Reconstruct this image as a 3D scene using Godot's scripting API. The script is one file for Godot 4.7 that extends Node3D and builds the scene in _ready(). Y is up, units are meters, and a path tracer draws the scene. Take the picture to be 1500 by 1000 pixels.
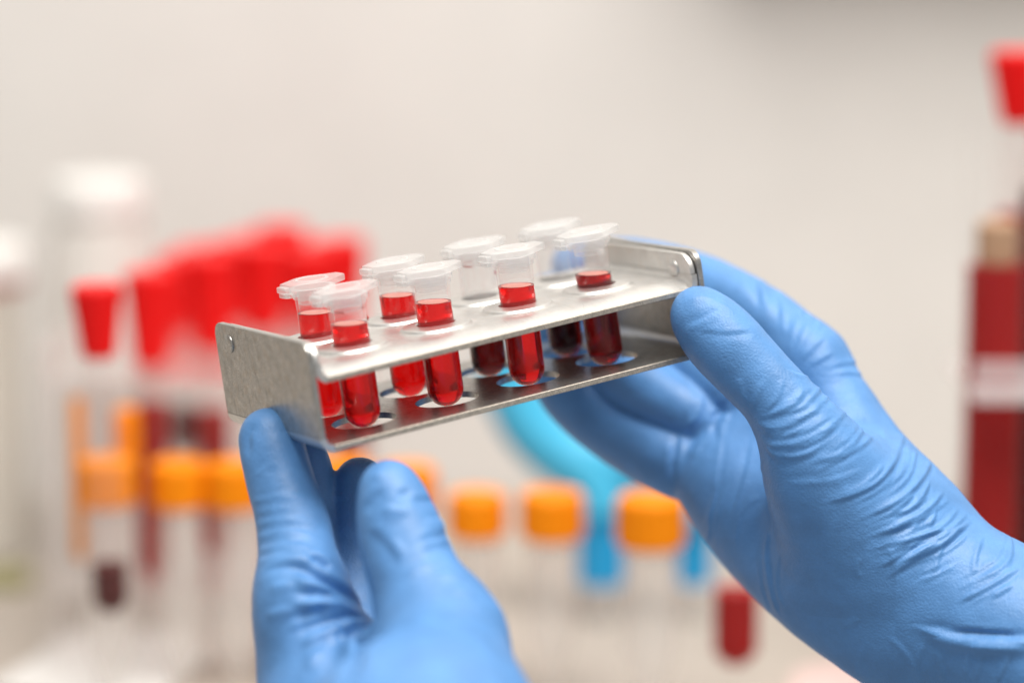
extends Node3D
# A lab worker's two gloved hands hold a small aluminium rack of micro tubes over a bench.

const PITCH := -10.0
const CAMERA_HEIGHT := 0.34
const FOCUS := 0.9
const MM := 0.001
var stage: Transform3D      # axes of the held things: origin at the focus distance, z toward the viewer
var mats := {}
var names := {}


# ------------------------------------------------------------------ mesh helpers
class Shape:
	var v := PackedVector3Array()
	var n := PackedVector3Array()
	func tri(a: Vector3, b: Vector3, c: Vector3, na: Vector3, nb: Vector3, nc: Vector3) -> void:
		var g := (b - a).cross(c - a)
		if g.length_squared() < 1e-22:
			return
		if g.dot(na + nb + nc) > 0.0:
			v.append_array([a, c, b])
			n.append_array([na, nc, nb])
		else:
			v.append_array([a, b, c])
			n.append_array([na, nb, nc])
	func quad(a: Vector3, b: Vector3, c: Vector3, d: Vector3, na: Vector3, nb: Vector3, nc: Vector3, nd: Vector3) -> void:
		tri(a, b, c, na, nb, nc)
		tri(a, c, d, na, nc, nd)
	func flat(a: Vector3, b: Vector3, c: Vector3, d: Vector3, nn: Vector3) -> void:
		quad(a, b, c, d, nn, nn, nn, nn)
	func mesh() -> ArrayMesh:
		var arr := []
		arr.resize(Mesh.ARRAY_MAX)
		arr[Mesh.ARRAY_VERTEX] = v
		arr[Mesh.ARRAY_NORMAL] = n
		var m := ArrayMesh.new()
		m.add_surface_from_arrays(Mesh.PRIMITIVE_TRIANGLES, arr)
		return m
	# a profile of (radius, height) points turned round the y axis; corners sharper than about 35 degrees stay sharp
	func lathe(prof: Array, seg := 40, at := Transform3D.IDENTITY, inward := false) -> void:
		var m := prof.size()
		var sn := []
		for i in m - 1:
			var d: Vector2 = prof[i + 1] - prof[i]
			var nn := Vector2(d.y, -d.x).normalized()
			sn.append(-nn if inward else nn)
		for i in m - 1:
			var n0: Vector2 = sn[i]
			var n1: Vector2 = sn[i]
			if i > 0 and sn[i - 1].dot(sn[i]) > 0.82:
				n0 = (sn[i - 1] + sn[i]).normalized()
			if i < m - 2 and sn[i + 1].dot(sn[i]) > 0.82:
				n1 = (sn[i + 1] + sn[i]).normalized()
			for k in seg:
				var a0 := TAU * k / seg
				var a1 := TAU * (k + 1) / seg
				var c0 := Vector3(cos(a0), 0, sin(a0))
				var c1 := Vector3(cos(a1), 0, sin(a1))
				var p: Vector2 = prof[i]
				var q: Vector2 = prof[i + 1]
				var up := Vector3.UP
				quad(at * (c0 * p.x + up * p.y), at * (c1 * p.x + up * p.y), at * (c1 * q.x + up * q.y), at * (c0 * q.x + up * q.y),
					at.basis * (c0 * n0.x + up * n0.y), at.basis * (c1 * n0.x + up * n0.y), at.basis * (c1 * n1.x + up * n1.y), at.basis * (c0 * n1.x + up * n1.y))
	# an outline in the xz plane raised from y0 to y1, its edges rounded by r
	func slab(poly: PackedVector2Array, y0: float, y1: float, r: float, at := Transform3D.IDENTITY) -> void:
		var m := poly.size()
		var area := 0.0
		for i in m:
			area += poly[i].cross(poly[(i + 1) % m])
		var out := PackedVector2Array()
		for i in m:
			var e0 := (poly[i] - poly[(i + m - 1) % m]).normalized()
			var e1 := (poly[(i + 1) % m] - poly[i]).normalized()
			var o := Vector2(e0.y, -e0.x) + Vector2(e1.y, -e1.x)
			out.append(o.normalized() * (1.0 if area > 0.0 else -1.0))
		var lev := [[y0, r, -1.0, 0.0], [y0 + r * 0.3, r * 0.3, -0.7, 0.7], [y0 + r, 0.0, 0.0, 1.0], [y1 - r, 0.0, 0.0, 1.0], [y1 - r * 0.3, r * 0.3, 0.7, 0.7], [y1, r, 1.0, 0.0]]
		for l in 5:
			var A: Array = lev[l]
			var B: Array = lev[l + 1]
			for i in m:
				var j := (i + 1) % m
				var e := (poly[j] - poly[i]).normalized()
				var fn := Vector2(e.y, -e.x) * (1.0 if area > 0.0 else -1.0)
				var oi := out[i] if out[i].dot(fn) > 0.85 else fn
				var oj := out[j] if out[j].dot(fn) > 0.85 else fn
				var pa: Vector2 = poly[i] - out[i] * A[1]
				var pb: Vector2 = poly[j] - out[j] * A[1]
				var pc: Vector2 = poly[j] - out[j] * B[1]
				var pd: Vector2 = poly[i] - out[i] * B[1]
				quad(at * Vector3(pa.x, A[0], pa.y), at * Vector3(pb.x, A[0], pb.y), at * Vector3(pc.x, B[0], pc.y), at * Vector3(pd.x, B[0], pd.y),
					at.basis * Vector3(oi.x * A[3], A[2], oi.y * A[3]), at.basis * Vector3(oj.x * A[3], A[2], oj.y * A[3]), at.basis * Vector3(oj.x * B[3], B[2], oj.y * B[3]), at.basis * Vector3(oi.x * B[3], B[2], oi.y * B[3]))
		var inner := PackedVector2Array()
		for i in m:
			inner.append(poly[i] - out[i] * r)
		var idx := Geometry2D.triangulate_polygon(inner)
		for side in 2:
			var y: float = y1 if side else y0
			var nn := at.basis * (Vector3.UP if side else Vector3.DOWN)
			for k in range(0, idx.size(), 3):
				var a := inner[idx[k]]
				var b := inner[idx[k + 1]]
				var c := inner[idx[k + 2]]
				tri(at * Vector3(a.x, y, a.y), at * Vector3(b.x, y, b.y), at * Vector3(c.x, y, c.y), nn, nn, nn)
	func box(lo: Vector3, hi: Vector3, r := 0.0) -> void:
		slab(PackedVector2Array([Vector2(lo.x, lo.z), Vector2(hi.x, lo.z), Vector2(hi.x, hi.z), Vector2(lo.x, hi.z)]), lo.y, hi.y, r)
	# a flat sheet from y0 to y1 over a rectangle, cut by round holes at the middle of equal cells
	func holed(x0: float, x1: float, z0: float, z1: float, y0: float, y1: float, hole: float) -> void:
		var cx := (x0 + x1) / 2.0
		var cz := (z0 + z1) / 2.0
		var angles := []
		for k in 48:
			angles.append(TAU * k / 48.0)
		for c in [Vector2(x1, z1), Vector2(x0, z1), Vector2(x0, z0), Vector2(x1, z0)]:
			angles.append(fposmod((c - Vector2(cx, cz)).angle(), TAU))
		angles.sort()
		for k in angles.size():
			var a: float = angles[k]
			var b: float = angles[(k + 1) % angles.size()]
			var da := Vector2(cos(a), sin(a))
			var db := Vector2(cos(b), sin(b))
			var hx := (x1 - x0) / 2.0
			var hz := (z1 - z0) / 2.0
			var ta := minf(hx / maxf(absf(da.x), 1e-6), hz / maxf(absf(da.y), 1e-6))
			var tb := minf(hx / maxf(absf(db.x), 1e-6), hz / maxf(absf(db.y), 1e-6))
			var o := Vector3(cx, 0, cz)
			var ra := Vector3(da.x, 0, da.y)
			var rb := Vector3(db.x, 0, db.y)
			for y in [y0, y1]:
				var up: Vector3 = Vector3.UP * y
				flat(o + ra * hole + up, o + rb * hole + up, o + rb * tb + up, o + ra * ta + up, Vector3.UP if y == y1 else Vector3.DOWN)
			quad(o + ra * hole + Vector3.UP * y0, o + rb * hole + Vector3.UP * y0, o + rb * hole + Vector3.UP * y1, o + ra * hole + Vector3.UP * y1, -ra, -rb, -rb, -ra)
	# a round bar along a smooth path
	func hose(pts: Array, rad: float, seg := 20) -> void:
		var c := Curve3D.new()
		for i in pts.size():
			var t: Vector3 = (pts[mini(i + 1, pts.size() - 1)] - pts[maxi(i - 1, 0)]) / 6.0
			c.add_point(pts[i], -t, t)
		c.bake_interval = rad * 0.4
		var b := c.get_baked_points()
		var side := Vector3.FORWARD
		var rings := []
		for i in b.size():
			var d := (b[mini(i + 1, b.size() - 1)] - b[maxi(i - 1, 0)]).normalized()
			side = (side - d * side.dot(d)).normalized()
			rings.append([b[i], side, d.cross(side)])
		for i in b.size() - 1:
			for k in seg:
				var q := []
				for w in [[i, k], [i, k + 1], [i + 1, k + 1], [i + 1, k]]:
					var g: Array = rings[w[0]]
					q.append(g[1] * cos(TAU * w[1] / seg) + g[2] * sin(TAU * w[1] / seg))
				quad(rings[i][0] + q[0] * rad, rings[i][0] + q[1] * rad, rings[i + 1][0] + q[2] * rad, rings[i + 1][0] + q[3] * rad, q[0], q[1], q[2], q[3])
		for e in [0, rings.size() - 1]:
			var g: Array = rings[e]
			var nn: Vector3 = g[1].cross(g[2]) * (1.0 if e == 0 else -1.0)
			nn = (b[e] - b[1 if e == 0 else e - 1]).normalized()
			for k in seg:
				tri(g[0], g[0] + (g[1] * cos(TAU * k / seg) + g[2] * sin(TAU * k / seg)) * rad, g[0] + (g[1] * cos(TAU * (k + 1) / seg) + g[2] * sin(TAU * (k + 1) / seg)) * rad, nn, nn, nn)


func rounded(w: float, h: float, r: Array, n := 6) -> PackedVector2Array:
	# rectangle from (0, 0) to (w, h) with a radius for each corner, beginning at (0, 0)
	var p := PackedVector2Array()
	var c := [Vector2(0, 0), Vector2(w, 0), Vector2(w, h), Vector2(0, h)]
	for i in 4:
		var rr: float = r[i]
		if rr <= 0.0:
			p.append(c[i])
			continue
		var m: Vector2 = c[i] + Vector2(1.0 if i in [0, 3] else -1.0, 1.0 if i < 2 else -1.0) * rr
		for k in n + 1:
			var a := PI + PI / 2.0 * (i + float(k) / n)
			p.append(m + Vector2(cos(a), sin(a)) * rr)
	return p


# ------------------------------------------------------------------ things and parts
func numbered(called: String) -> String:
	var k: int = names.get(called, 0)
	names[called] = k + 1
	return called if k == 0 else "%s_%03d" % [called, k]


func thing(called: String, label: String, category: String, at: Transform3D, group := "") -> Node3D:
	var o := Node3D.new()
	o.name = numbered(called)
	add_child(o, true)
	o.transform = at
	tag(o, label, category, group)
	return o


func tag(o: Node3D, label: String, category: String, group := "") -> void:
	o.set_meta("label", label)
	o.set_meta("category", category)
	if group:
		o.set_meta("group", group)


func part(called: String, s: Shape, mat: String, parent: Node3D) -> MeshInstance3D:
	return put(called, s.mesh(), mat, parent)


func put(called: String, m: Mesh, mat: String, parent: Node3D) -> MeshInstance3D:
	var o := MeshInstance3D.new()
	o.mesh = m
	o.material_override = mats[mat]
	var k := 0
	var nm := called
	while parent.has_node(NodePath(nm)):
		k += 1
		nm = "%s_%03d" % [called, k]
	o.name = nm
	parent.add_child(o, true)
	return o


func setting(called: String, s: Shape, mat: String) -> MeshInstance3D:
	var o := put(called, s.mesh(), mat, self)
	o.set_meta("kind", "structure")
	return o


# ------------------------------------------------------------------ materials
func lin(r: float, g: float, b: float, a := 1.0) -> Color:
	var c := Color(r, g, b).linear_to_srgb()
	c.a = a
	return c


func stdmat(called: String, c: Color, rough: float, metal := 0.0) -> StandardMaterial3D:
	var m := StandardMaterial3D.new()
	m.resource_name = called
	m.albedo_color = c
	m.roughness = rough
	m.metallic = metal
	mats[called] = m
	return m


func noise(seed_: int, freq: float, oct := 4) -> FastNoiseLite:
	var f := FastNoiseLite.new()
	f.seed = seed_
	f.frequency = freq
	f.fractal_octaves = oct
	f.noise_type = FastNoiseLite.TYPE_SIMPLEX_SMOOTH
	return f


func texture(size: int, fn: Callable, scratches := 0) -> ImageTexture:
	var im := Image.create(size, size, false, Image.FORMAT_RGB8)
	for y in size:
		for x in size:
			im.set_pixel(x, y, fn.call(x, y))
	var rng := RandomNumberGenerator.new()
	rng.seed = 31
	for k in scratches:
		var p := Vector2(rng.randf(), rng.randf()) * size
		var dir := Vector2.from_angle(rng.randfn(PI / 2.0 if rng.randf() < 0.7 else 0.3, 0.3))
		var tone := 0.88 if rng.randf() < 0.65 else 1.08
		for q in int(rng.randf_range(12.0, 110.0)):
			var at := Vector2i(posmod(int(p.x), size), posmod(int(p.y), size))
			var c := im.get_pixelv(at)
			im.set_pixelv(at, Color(minf(c.r * tone, 1.0), minf(c.g * tone, 1.0), minf(c.b * tone, 1.0)))
			p += dir
			dir = dir.rotated(rng.randfn(0.0, 0.012))
	return ImageTexture.create_from_image(im)


func triplanar(m: StandardMaterial3D, repeats_per_metre: float) -> void:
	m.uv1_triplanar = true
	m.uv1_scale = Vector3.ONE * repeats_per_metre


func make_materials() -> void:
	# aluminium sheet: milled streaks, clouding, dark pits and scratches
	var n1 := noise(3, 0.012, 4)
	var n2 := noise(5, 0.05, 3)
	var n3 := noise(9, 0.22, 2)
	var n4 := noise(12, 0.03, 3)
	var sz := 512
	for kind in 2:
		var worn := kind == 1
		var streak := []
		for x in sz:
			streak.append(n3.get_noise_2d(x * 3.0, 7.0))
		var tone := texture(sz, func(x, y):
			var w: float = n1.get_noise_2d(x, y) * 0.04 + n2.get_noise_2d(x * 2.5, y * 0.3) * 0.02 + streak[x] * 0.025 + n3.get_noise_2d(x, y) * 0.02
			var g := 0.93 + w
			if worn:
				var pit := n3.get_noise_2d(x * 1.9 + 300.0, y * 1.2)
				var zone := n4.get_noise_2d(x, y)
				if pit > 0.36 and zone > 0.05:
					g *= 0.62
				var scratch := n2.get_noise_2d(x * 6.0, y * 0.22 + 90.0)
				if scratch > 0.34 and zone < 0.12:
					g *= 0.80
				g *= 0.95 + 0.12 * zone
			g = clampf(g, 0.0, 1.0)
			var yellow := clampf(n4.get_noise_2d(x + 200.0, y + 50.0), 0.0, 1.0) * (0.10 if worn else 0.04)
			return Color(g, g * (1.0 - yellow * 0.5), g * (1.0 - yellow)), 45 if worn else 25)
		var rough := texture(sz, func(x, y):
			var g: float = (0.45 if worn else 0.50) + n1.get_noise_2d(x + 80.0, y) * 0.05 + streak[x] * 0.06 + n2.get_noise_2d(x * 2.0, y * 0.3 + 40.0) * 0.06
			return Color(g, g, g))
		var m := stdmat("worn_metal" if worn else "metal", lin(0.64, 0.63, 0.605) if worn else lin(0.82, 0.81, 0.79), 0.78, 0.94)
		m.albedo_texture = tone
		m.roughness_texture = rough
		m.heightmap_enabled = true
		m.heightmap_texture = rough
		m.heightmap_scale = 0.0008
		triplanar(m, 17.0)
	var em := stdmat("cut_edge", lin(0.70, 0.675, 0.64), 0.55, 0.8)
	em.albedo_texture = texture(256, func(x, y):
		var g := clampf(0.86 + n3.get_noise_2d(x * 1.4, y * 0.7) * 0.13 + n2.get_noise_2d(x, y) * 0.10, 0.2, 1.0)
		return Color(g, g * 0.97, g * 0.93))
	em.heightmap_enabled = true
	em.heightmap_texture = em.albedo_texture
	em.heightmap_scale = 0.0018
	triplanar(em, 30.0)

	# nitrile glove: fine pebbled grain
	var g1 := noise(21, 0.09, 3)
	var g2 := noise(22, 0.010, 3)
	var gl := stdmat("nitrile", lin(0.112, 0.302, 0.63), 1.0)
	gl.albedo_texture = texture(512, func(x, y):
		var w := 0.93 + g2.get_noise_2d(x, y) * 0.08 + g1.get_noise_2d(x, y) * 0.03
		return Color(w, w, clampf(w + 0.01, 0.0, 1.0)))
	gl.roughness_texture = texture(256, func(x, y):
		var w := 0.49 + g2.get_noise_2d(x * 2.0, y * 2.0) * 0.10 + g1.get_noise_2d(x, y) * 0.06
		return Color(w, w, w))
	gl.heightmap_enabled = true
	gl.heightmap_texture = texture(512, func(x, y):
		var w := 0.5 + g1.get_noise_2d(x * 1.3, y * 1.3) * 0.32 + g2.get_noise_2d(x * 4.0, y * 4.0) * 0.2
		return Color(w, w, w))
	gl.heightmap_scale = 0.02
	triplanar(gl, 18.0)

	# micro tubes
	var wall := stdmat("clear_plastic", lin(0.86, 0.86, 0.86, 0.015), 0.10)
	wall.transparency = BaseMaterial3D.TRANSPARENCY_ALPHA
	wall.metallic_specular = 0.28
	var neck := stdmat("neck_plastic", lin(0.86, 0.86, 0.86, 0.075), 0.12)
	neck.transparency = BaseMaterial3D.TRANSPARENCY_ALPHA
	neck.metallic_specular = 0.4
	var lid := stdmat("milky_plastic", lin(0.74, 0.74, 0.735, 0.36), 0.42)
	lid.transparency = BaseMaterial3D.TRANSPARENCY_ALPHA
	lid.backlight_enabled = true
	lid.backlight = lin(0.5, 0.5, 0.5)
	var rim := stdmat("hazy_plastic", lin(0.84, 0.84, 0.84, 0.26), 0.2)
	rim.transparency = BaseMaterial3D.TRANSPARENCY_ALPHA
	var blood := stdmat("blood", lin(0.90, 0.004, 0.003, 0.16), 0.05)
	blood.metallic_specular = 0.25
	blood.refraction_enabled = true
	blood.refraction_scale = 0.034
	var clot := stdmat("clotted_blood", lin(0.10, 0.003, 0.003, 0.12), 0.06)
	clot.refraction_enabled = true
	clot.refraction_scale = 0.034
	var old := stdmat("older_blood", lin(0.45, 0.003, 0.003, 0.14), 0.05)
	old.refraction_enabled = true
	old.refraction_scale = 0.034
	stdmat("dry_blood", lin(0.42, 0.02, 0.012), 0.3)
	stdmat("painted_sheen", lin(0.84, 0.21, 0.14), 0.2)  # pale red painted in for the bright reflection on the blood surface

	# things on the bench
	stdmat("red_cap", lin(0.86, 0.010, 0.010), 0.45)
	stdmat("orange_cap", lin(1.0, 0.31, 0.003), 0.55)
	for q in ["red_cap", "orange_cap"]:
		mats[q].metallic_specular = 0.3
		mats[q].backlight_enabled = true
		mats[q].backlight = mats[q].albedo_color.srgb_to_linear() * 0.5
	stdmat("orange_rod", lin(0.80, 0.30, 0.05), 0.5)
	stdmat("blue_cap", lin(0.006, 0.33, 0.68), 0.4)
	stdmat("cyan_rubber", lin(0.06, 0.48, 0.76), 0.45)
	stdmat("dark_blood", lin(0.06, 0.002, 0.003), 0.5)
	mats["dark_blood"].metallic_specular = 0.2
	stdmat("bright_blood", lin(0.32, 0.003, 0.003), 0.3)
	mats["bright_blood"].metallic_specular = 0.12
	stdmat("beige_stopper", lin(0.46, 0.28, 0.17), 0.6)
	stdmat("white_plastic", lin(0.78, 0.765, 0.74), 0.5)
	var jb := stdmat("jar_plastic", lin(0.76, 0.73, 0.69, 0.72), 0.45)
	jb.transparency = BaseMaterial3D.TRANSPARENCY_ALPHA
	stdmat("grey_plastic", lin(0.62, 0.59, 0.53), 0.5)
	stdmat("olive_plastic", lin(0.34, 0.32, 0.16), 0.5)
	stdmat("dark_red_plastic", lin(0.35, 0.10, 0.08), 0.5)
	stdmat("paper", lin(0.74, 0.73, 0.71), 0.8)
	stdmat("pink_paper", lin(0.66, 0.49, 0.46), 0.8)
	var tw := stdmat("tube_wall", lin(0.85, 0.82, 0.80, 0.02), 0.15)
	tw.transparency = BaseMaterial3D.TRANSPARENCY_ALPHA
	tw.metallic_specular = 0.2
	var sw := stdmat("stained_wall", lin(0.74, 0.50, 0.47, 0.06), 0.15)
	sw.transparency = BaseMaterial3D.TRANSPARENCY_ALPHA
	sw.metallic_specular = 0.3
	var ft := stdmat("frosted_tube", lin(0.84, 0.80, 0.76, 0.30), 0.4)
	ft.transparency = BaseMaterial3D.TRANSPARENCY_ALPHA
	var ac := stdmat("acrylic", lin(0.84, 0.78, 0.76, 0.05), 0.15)
	ac.transparency = BaseMaterial3D.TRANSPARENCY_ALPHA
	var tray := stdmat("white_translucent", lin(0.80, 0.74, 0.73, 0.34), 0.4)
	tray.transparency = BaseMaterial3D.TRANSPARENCY_ALPHA
	var wn := noise(41, 0.02, 4)
	for it in [["wall_paint", lin(0.74, 0.72, 0.695)], ["pillar_paint", lin(0.70, 0.675, 0.64)], ["bench_laminate", lin(0.45, 0.40, 0.35)]]:
		var m := stdmat(it[0], it[1], 0.6)
		m.albedo_texture = texture(256, func(x, y):
			var w := 0.985 + wn.get_noise_2d(x, y) * 0.012
			return Color(w, w, w))
		triplanar(m, 3.0)
	var glow := stdmat("lamp_diffuser", lin(0.9, 0.9, 0.88), 0.6)
	glow.emission_enabled = true
	glow.emission = Color(1.0, 0.97, 0.93)
	glow.emission_energy_multiplier = 1.2
	stdmat("lamp_housing", lin(0.7, 0.7, 0.7), 0.5)


# ------------------------------------------------------------------ gloves
# A hand is a field: chains of tapered bones (x, y, z, radius in millimetres) joined with a smooth minimum, meshed as surface nets;
# folds are ridges and furrows of the glove along short lines on its surface.
class Glove:
	var A := PackedVector3Array()
	var AB := PackedVector3Array()
	var IL := PackedFloat32Array()
	var RA := PackedFloat32Array()
	var DR := PackedFloat32Array()
	var CH := PackedInt32Array()
	var K := PackedFloat32Array()
	var lo := Vector3(1e9, 1e9, 1e9)
	var hi := Vector3(-1e9, -1e9, -1e9)
	var folds := []
	func chain(k: float, p: Array) -> void:
		var q: Array = [p[0] * 2.0 - p[1]] + p + [p[-1] * 2.0 - p[-2]]
		var f := []
		for i in range(1, q.size() - 2):
			for j in 4:
				var t := j / 4.0
				f.append((q[i] * 2.0 + (q[i + 1] - q[i - 1]) * t + (q[i - 1] * 2.0 - q[i] * 5.0 + q[i + 1] * 4.0 - q[i + 2]) * t * t + (q[i] * 3.0 - q[i - 1] - q[i + 1] * 3.0 + q[i + 2]) * t * t * t) * 0.5)
		f.append(p[-1])
		for i in f.size() - 1:
			var a := Vector3(f[i].x, f[i].y, f[i].z)
			var b := Vector3(f[i + 1].x, f[i + 1].y, f[i + 1].z)
			A.append(a)
			AB.append(b - a)
			IL.append(1.0 / (b - a).length_squared())
			RA.append(f[i].w)
			DR.append(f[i + 1].w - f[i].w)
			CH.append(K.size())
			var r := Vector3.ONE * (maxf(f[i].w, f[i + 1].w) + 4.0)
			lo = lo.min(a - r).min(b - r)
			hi = hi.max(a + r).max(b + r)
		K.append(k)
	func fold(w: float, amp: float, pts: Array) -> void:
		# softened line with a little wander
		var f := []
		for i in pts.size() - 1:
			for j in 3:
				var p0: Vector3 = pts[maxi(i - 1, 0)]
				var p1: Vector3 = pts[i]
				var p2: Vector3 = pts[i + 1]
				var p3: Vector3 = pts[mini(i + 2, pts.size() - 1)]
				f.append(p1.cubic_interpolate(p2, p0, p3, j / 3.0))
		f.append(pts[-1])
		var c := Vector3.ZERO
		for p in f:
			c += p / f.size()
		var r := 0.0
		for p in f:
			r = maxf(r, p.distance_to(c))
		folds.append([w, amp, PackedVector3Array(f), c, r + w * 3.2])
	func at(p: Vector3, use: PackedInt32Array) -> float:
		var total := 1e9
		var d := 1e9
		var cur := -1
		for i in use:
			if CH[i] != cur:
				if cur >= 0:
					total = join(total, d, K[cur])
				cur = CH[i]
				d = 1e9
			var w := p - A[i]
			var t := clampf(w.dot(AB[i]) * IL[i], 0.0, 1.0)
			var e := (w - AB[i] * t).length() - RA[i] - DR[i] * t
			var h := 2.0 - absf(d - e)
			d = minf(d, e)
			if h > 0.0:
				d -= h * h * 0.125
		if cur >= 0:
			total = join(total, d, K[cur])
		return total
	func join(a: float, b: float, k: float) -> float:
		var h := k - absf(a - b)
		return minf(a, b) - (h * h / k * 0.25 if h > 0.0 else 0.0)
	var h_ := 1.0
	var use_of := []
	var origin_of := PackedVector3Array()
	var val_of := []
	func sample(i: int) -> void:
		var use: PackedInt32Array = use_of[i]
		var o := origin_of[i]
		var val := PackedFloat32Array()
		val.resize(729)
		var k := 0
		for z in 9:
			for y in 9:
				for x in 9:
					val[k] = at(o + Vector3(x, y, z) * h_, use)
					k += 1
		val_of[i] = val
	func near(c: Vector3, reach: float, among: PackedInt32Array) -> Array:
		# the field at c, and the bones that matter within reach of it
		var D := at(c, among)
		var use := PackedInt32Array()
		if absf(D) <= reach + 2.0:
			for i in among:
				var w := c - A[i]
				var t := clampf(w.dot(AB[i]) * IL[i], 0.0, 1.0)
				if (w - AB[i] * t).length() - RA[i] - DR[i] * t < D + 2.0 * reach + K[CH[i]] + 14.0:
					use.append(i)
		return [D, use]
	func mesh(h: float, base: Vector3) -> ArrayMesh:
		var all := PackedInt32Array(range(A.size()))
		var N := 8
		var M := N + 1
		var bs := h * N
		var dims := Vector3i(((hi - lo) / (bs * 4.0)).ceil())
		var nx := dims.x * 4 * N + 2
		var ny := dims.y * 4 * N + 2
		h_ = h
		var where := []
		for bz in dims.z:
			for by in dims.y:
				for bx in dims.x:
					var big := lo + Vector3(bx, by, bz) * bs * 4.0
					var g := near(big + Vector3.ONE * bs * 2.0, bs * 4.0 * 0.8661, all)
					if g[1].is_empty():
						continue
					for k in 64:
						var l := Vector3i(k & 3, (k >> 2) & 3, k >> 4)
						var o := big + Vector3(l) * bs
						var q := near(o + Vector3.ONE * bs * 0.5, bs * 0.8661, g[1])
						if not q[1].is_empty():
							where.append(Vector3i(bx, by, bz) * 4 + l)
							origin_of.append(o)
							use_of.append(q[1])
		val_of.resize(where.size())
		var job := WorkerThreadPool.add_group_task(sample, where.size(), -1, true)
		WorkerThreadPool.wait_for_group_task_completion(job)
		var ids := {}
		var V := PackedVector3Array()
		var edges := PackedInt64Array()
		var corner := []
		for c in 8:
			corner.append((c & 1) + ((c >> 1) & 1) * M + ((c >> 2) & 1) * M * M)
		for blk in where.size():
			var o := origin_of[blk]
			var bx: int = where[blk].x
			var by: int = where[blk].y
			var bz: int = where[blk].z
			var val: PackedFloat32Array = val_of[blk]
			for z in N:
				for y in N:
					for x in N:
						var b := x + y * M + z * M * M
						var v0 := val[b]
						if absf(v0) > 2.5 * h:
							continue
						var inside := 0
						for q in corner:
							if val[b + q] < 0.0:
								inside += 1
						var gx := bx * N + x
						var gy := by * N + y
						var gz := bz * N + z
						if inside > 0 and inside < 8:
							var s := Vector3.ZERO
							var m := 0
							for e in 12:
								var ax := e >> 2
								var p := Vector3.ZERO
								p[(ax + 1) % 3] = e & 1
								p[(ax + 2) % 3] = (e >> 1) & 1
								var st: int = [1, M, M * M][ax]
								var i0 := b + int(p.x) + int(p.y) * M + int(p.z) * M * M
								var f0 := val[i0]
								var f1 := val[i0 + st]
								if (f0 < 0.0) != (f1 < 0.0):
									p[ax] = f0 / (f0 - f1)
									s += p
									m += 1
							ids[gx + nx * (gy + ny * gz)] = V.size()
							V.append(o + (Vector3(x, y, z) + s / m) * h)
						for ax in 3:
							var st: int = [1, M, M * M][ax]
							if (v0 < 0.0) != (val[b + st] < 0.0):
								edges.append((gx + nx * (gy + ny * gz)) * 8 + ax * 2 + (1 if v0 < 0.0 else 0))
		var stride := [1, nx, nx * ny]
		var idx := PackedInt32Array()
		for e in edges:
			var cell := e >> 3
			var ax := (e >> 1) & 3
			var s1: int = stride[(ax + 1) % 3]
			var s2: int = stride[(ax + 2) % 3]
			var q := [cell, cell - s1, cell - s1 - s2, cell - s2]
			if ids.has(q[0]) and ids.has(q[1]) and ids.has(q[2]) and ids.has(q[3]):
				var a: int = ids[q[0]]
				var b: int = ids[q[1]]
				var c: int = ids[q[2]]
				var d: int = ids[q[3]]
				if e & 1:
					idx.append_array([a, c, b, a, d, c])
				else:
					idx.append_array([a, b, c, a, c, d])
		var lost := edges.size() * 6 - idx.size()
		if lost:
			print("lost quads ", lost / 6)
		# even out, then raise the folds
		for pass_ in 2:
			var sum := PackedVector3Array()
			sum.resize(V.size())
			var cnt := PackedInt32Array()
			cnt.resize(V.size())
			for i in range(0, idx.size(), 3):
				for j in 3:
					var a := idx[i + j]
					sum[a] += V[idx[i + (j + 1) % 3]]
					cnt[a] += 1
			for i in V.size():
				if cnt[i] > 0:
					V[i] = V[i].lerp(sum[i] / cnt[i], 0.4)
		var Nn := normals(V, idx)
		var lump := FastNoiseLite.new()
		lump.seed = 77
		lump.frequency = 0.06
		lump.fractal_octaves = 3
		var cells := {}
		for f in folds:
			var l := Vector3i(((f[3] - Vector3.ONE * f[4]) / 8.0).floor())
			var u := Vector3i(((f[3] + Vector3.ONE * f[4]) / 8.0).floor())
			for x in range(l.x, u.x + 1):
				for y in range(l.y, u.y + 1):
					for z in range(l.z, u.z + 1):
						var key := Vector3i(x, y, z)
						if not cells.has(key):
							cells[key] = []
						cells[key].append(f)
		for i in V.size():
			var p := V[i]
			var nn := Nn[i]
			var d := lump.get_noise_3dv(p) * 0.22
			for f in cells.get(Vector3i((p / 8.0).floor()), []):
				if p.distance_squared_to(f[3]) > f[4] * f[4]:
					continue
				var w: float = f[0]
				var pts: PackedVector3Array = f[2]
				var best := 1e9
				var sgn := 1.0
				var along := 0.0
				var m := pts.size() - 1
				for j in m:
					var ab := pts[j + 1] - pts[j]
					var t := clampf((p - pts[j]).dot(ab) / maxf(ab.length_squared(), 1e-6), 0.0, 1.0)
					var r := p - pts[j] - ab * t
					r -= nn * r.dot(nn) * 0.7
					var l := r.length()
					if l < best:
						best = l
						along = (j + t) / m
						sgn = signf(r.dot(nn.cross(ab)))
				var taper := smoothstep(0.0, 0.28, along) * smoothstep(1.0, 0.72, along)
				var s := best * sgn / (w * (0.55 + 0.45 * taper))
				d += f[1] * (0.15 + 0.85 * taper) * (exp(-(sqrt(s * s + 0.06) - 0.245) * (2.0 if s > 0.0 else 1.05)) - 0.42 * exp(-pow((s - 1.15) * 1.25, 2.0)) - 0.12 * exp(-pow(s + 2.2, 2.0))) * (1.0 if absf(s) < 3.4 else 0.0)
			V[i] = p + nn * d
		for i in V.size():
			if not V[i].is_finite():
				print("bad vertex")
		Nn = normals(V, idx)
		var out := PackedVector3Array()
		out.resize(V.size())
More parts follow.
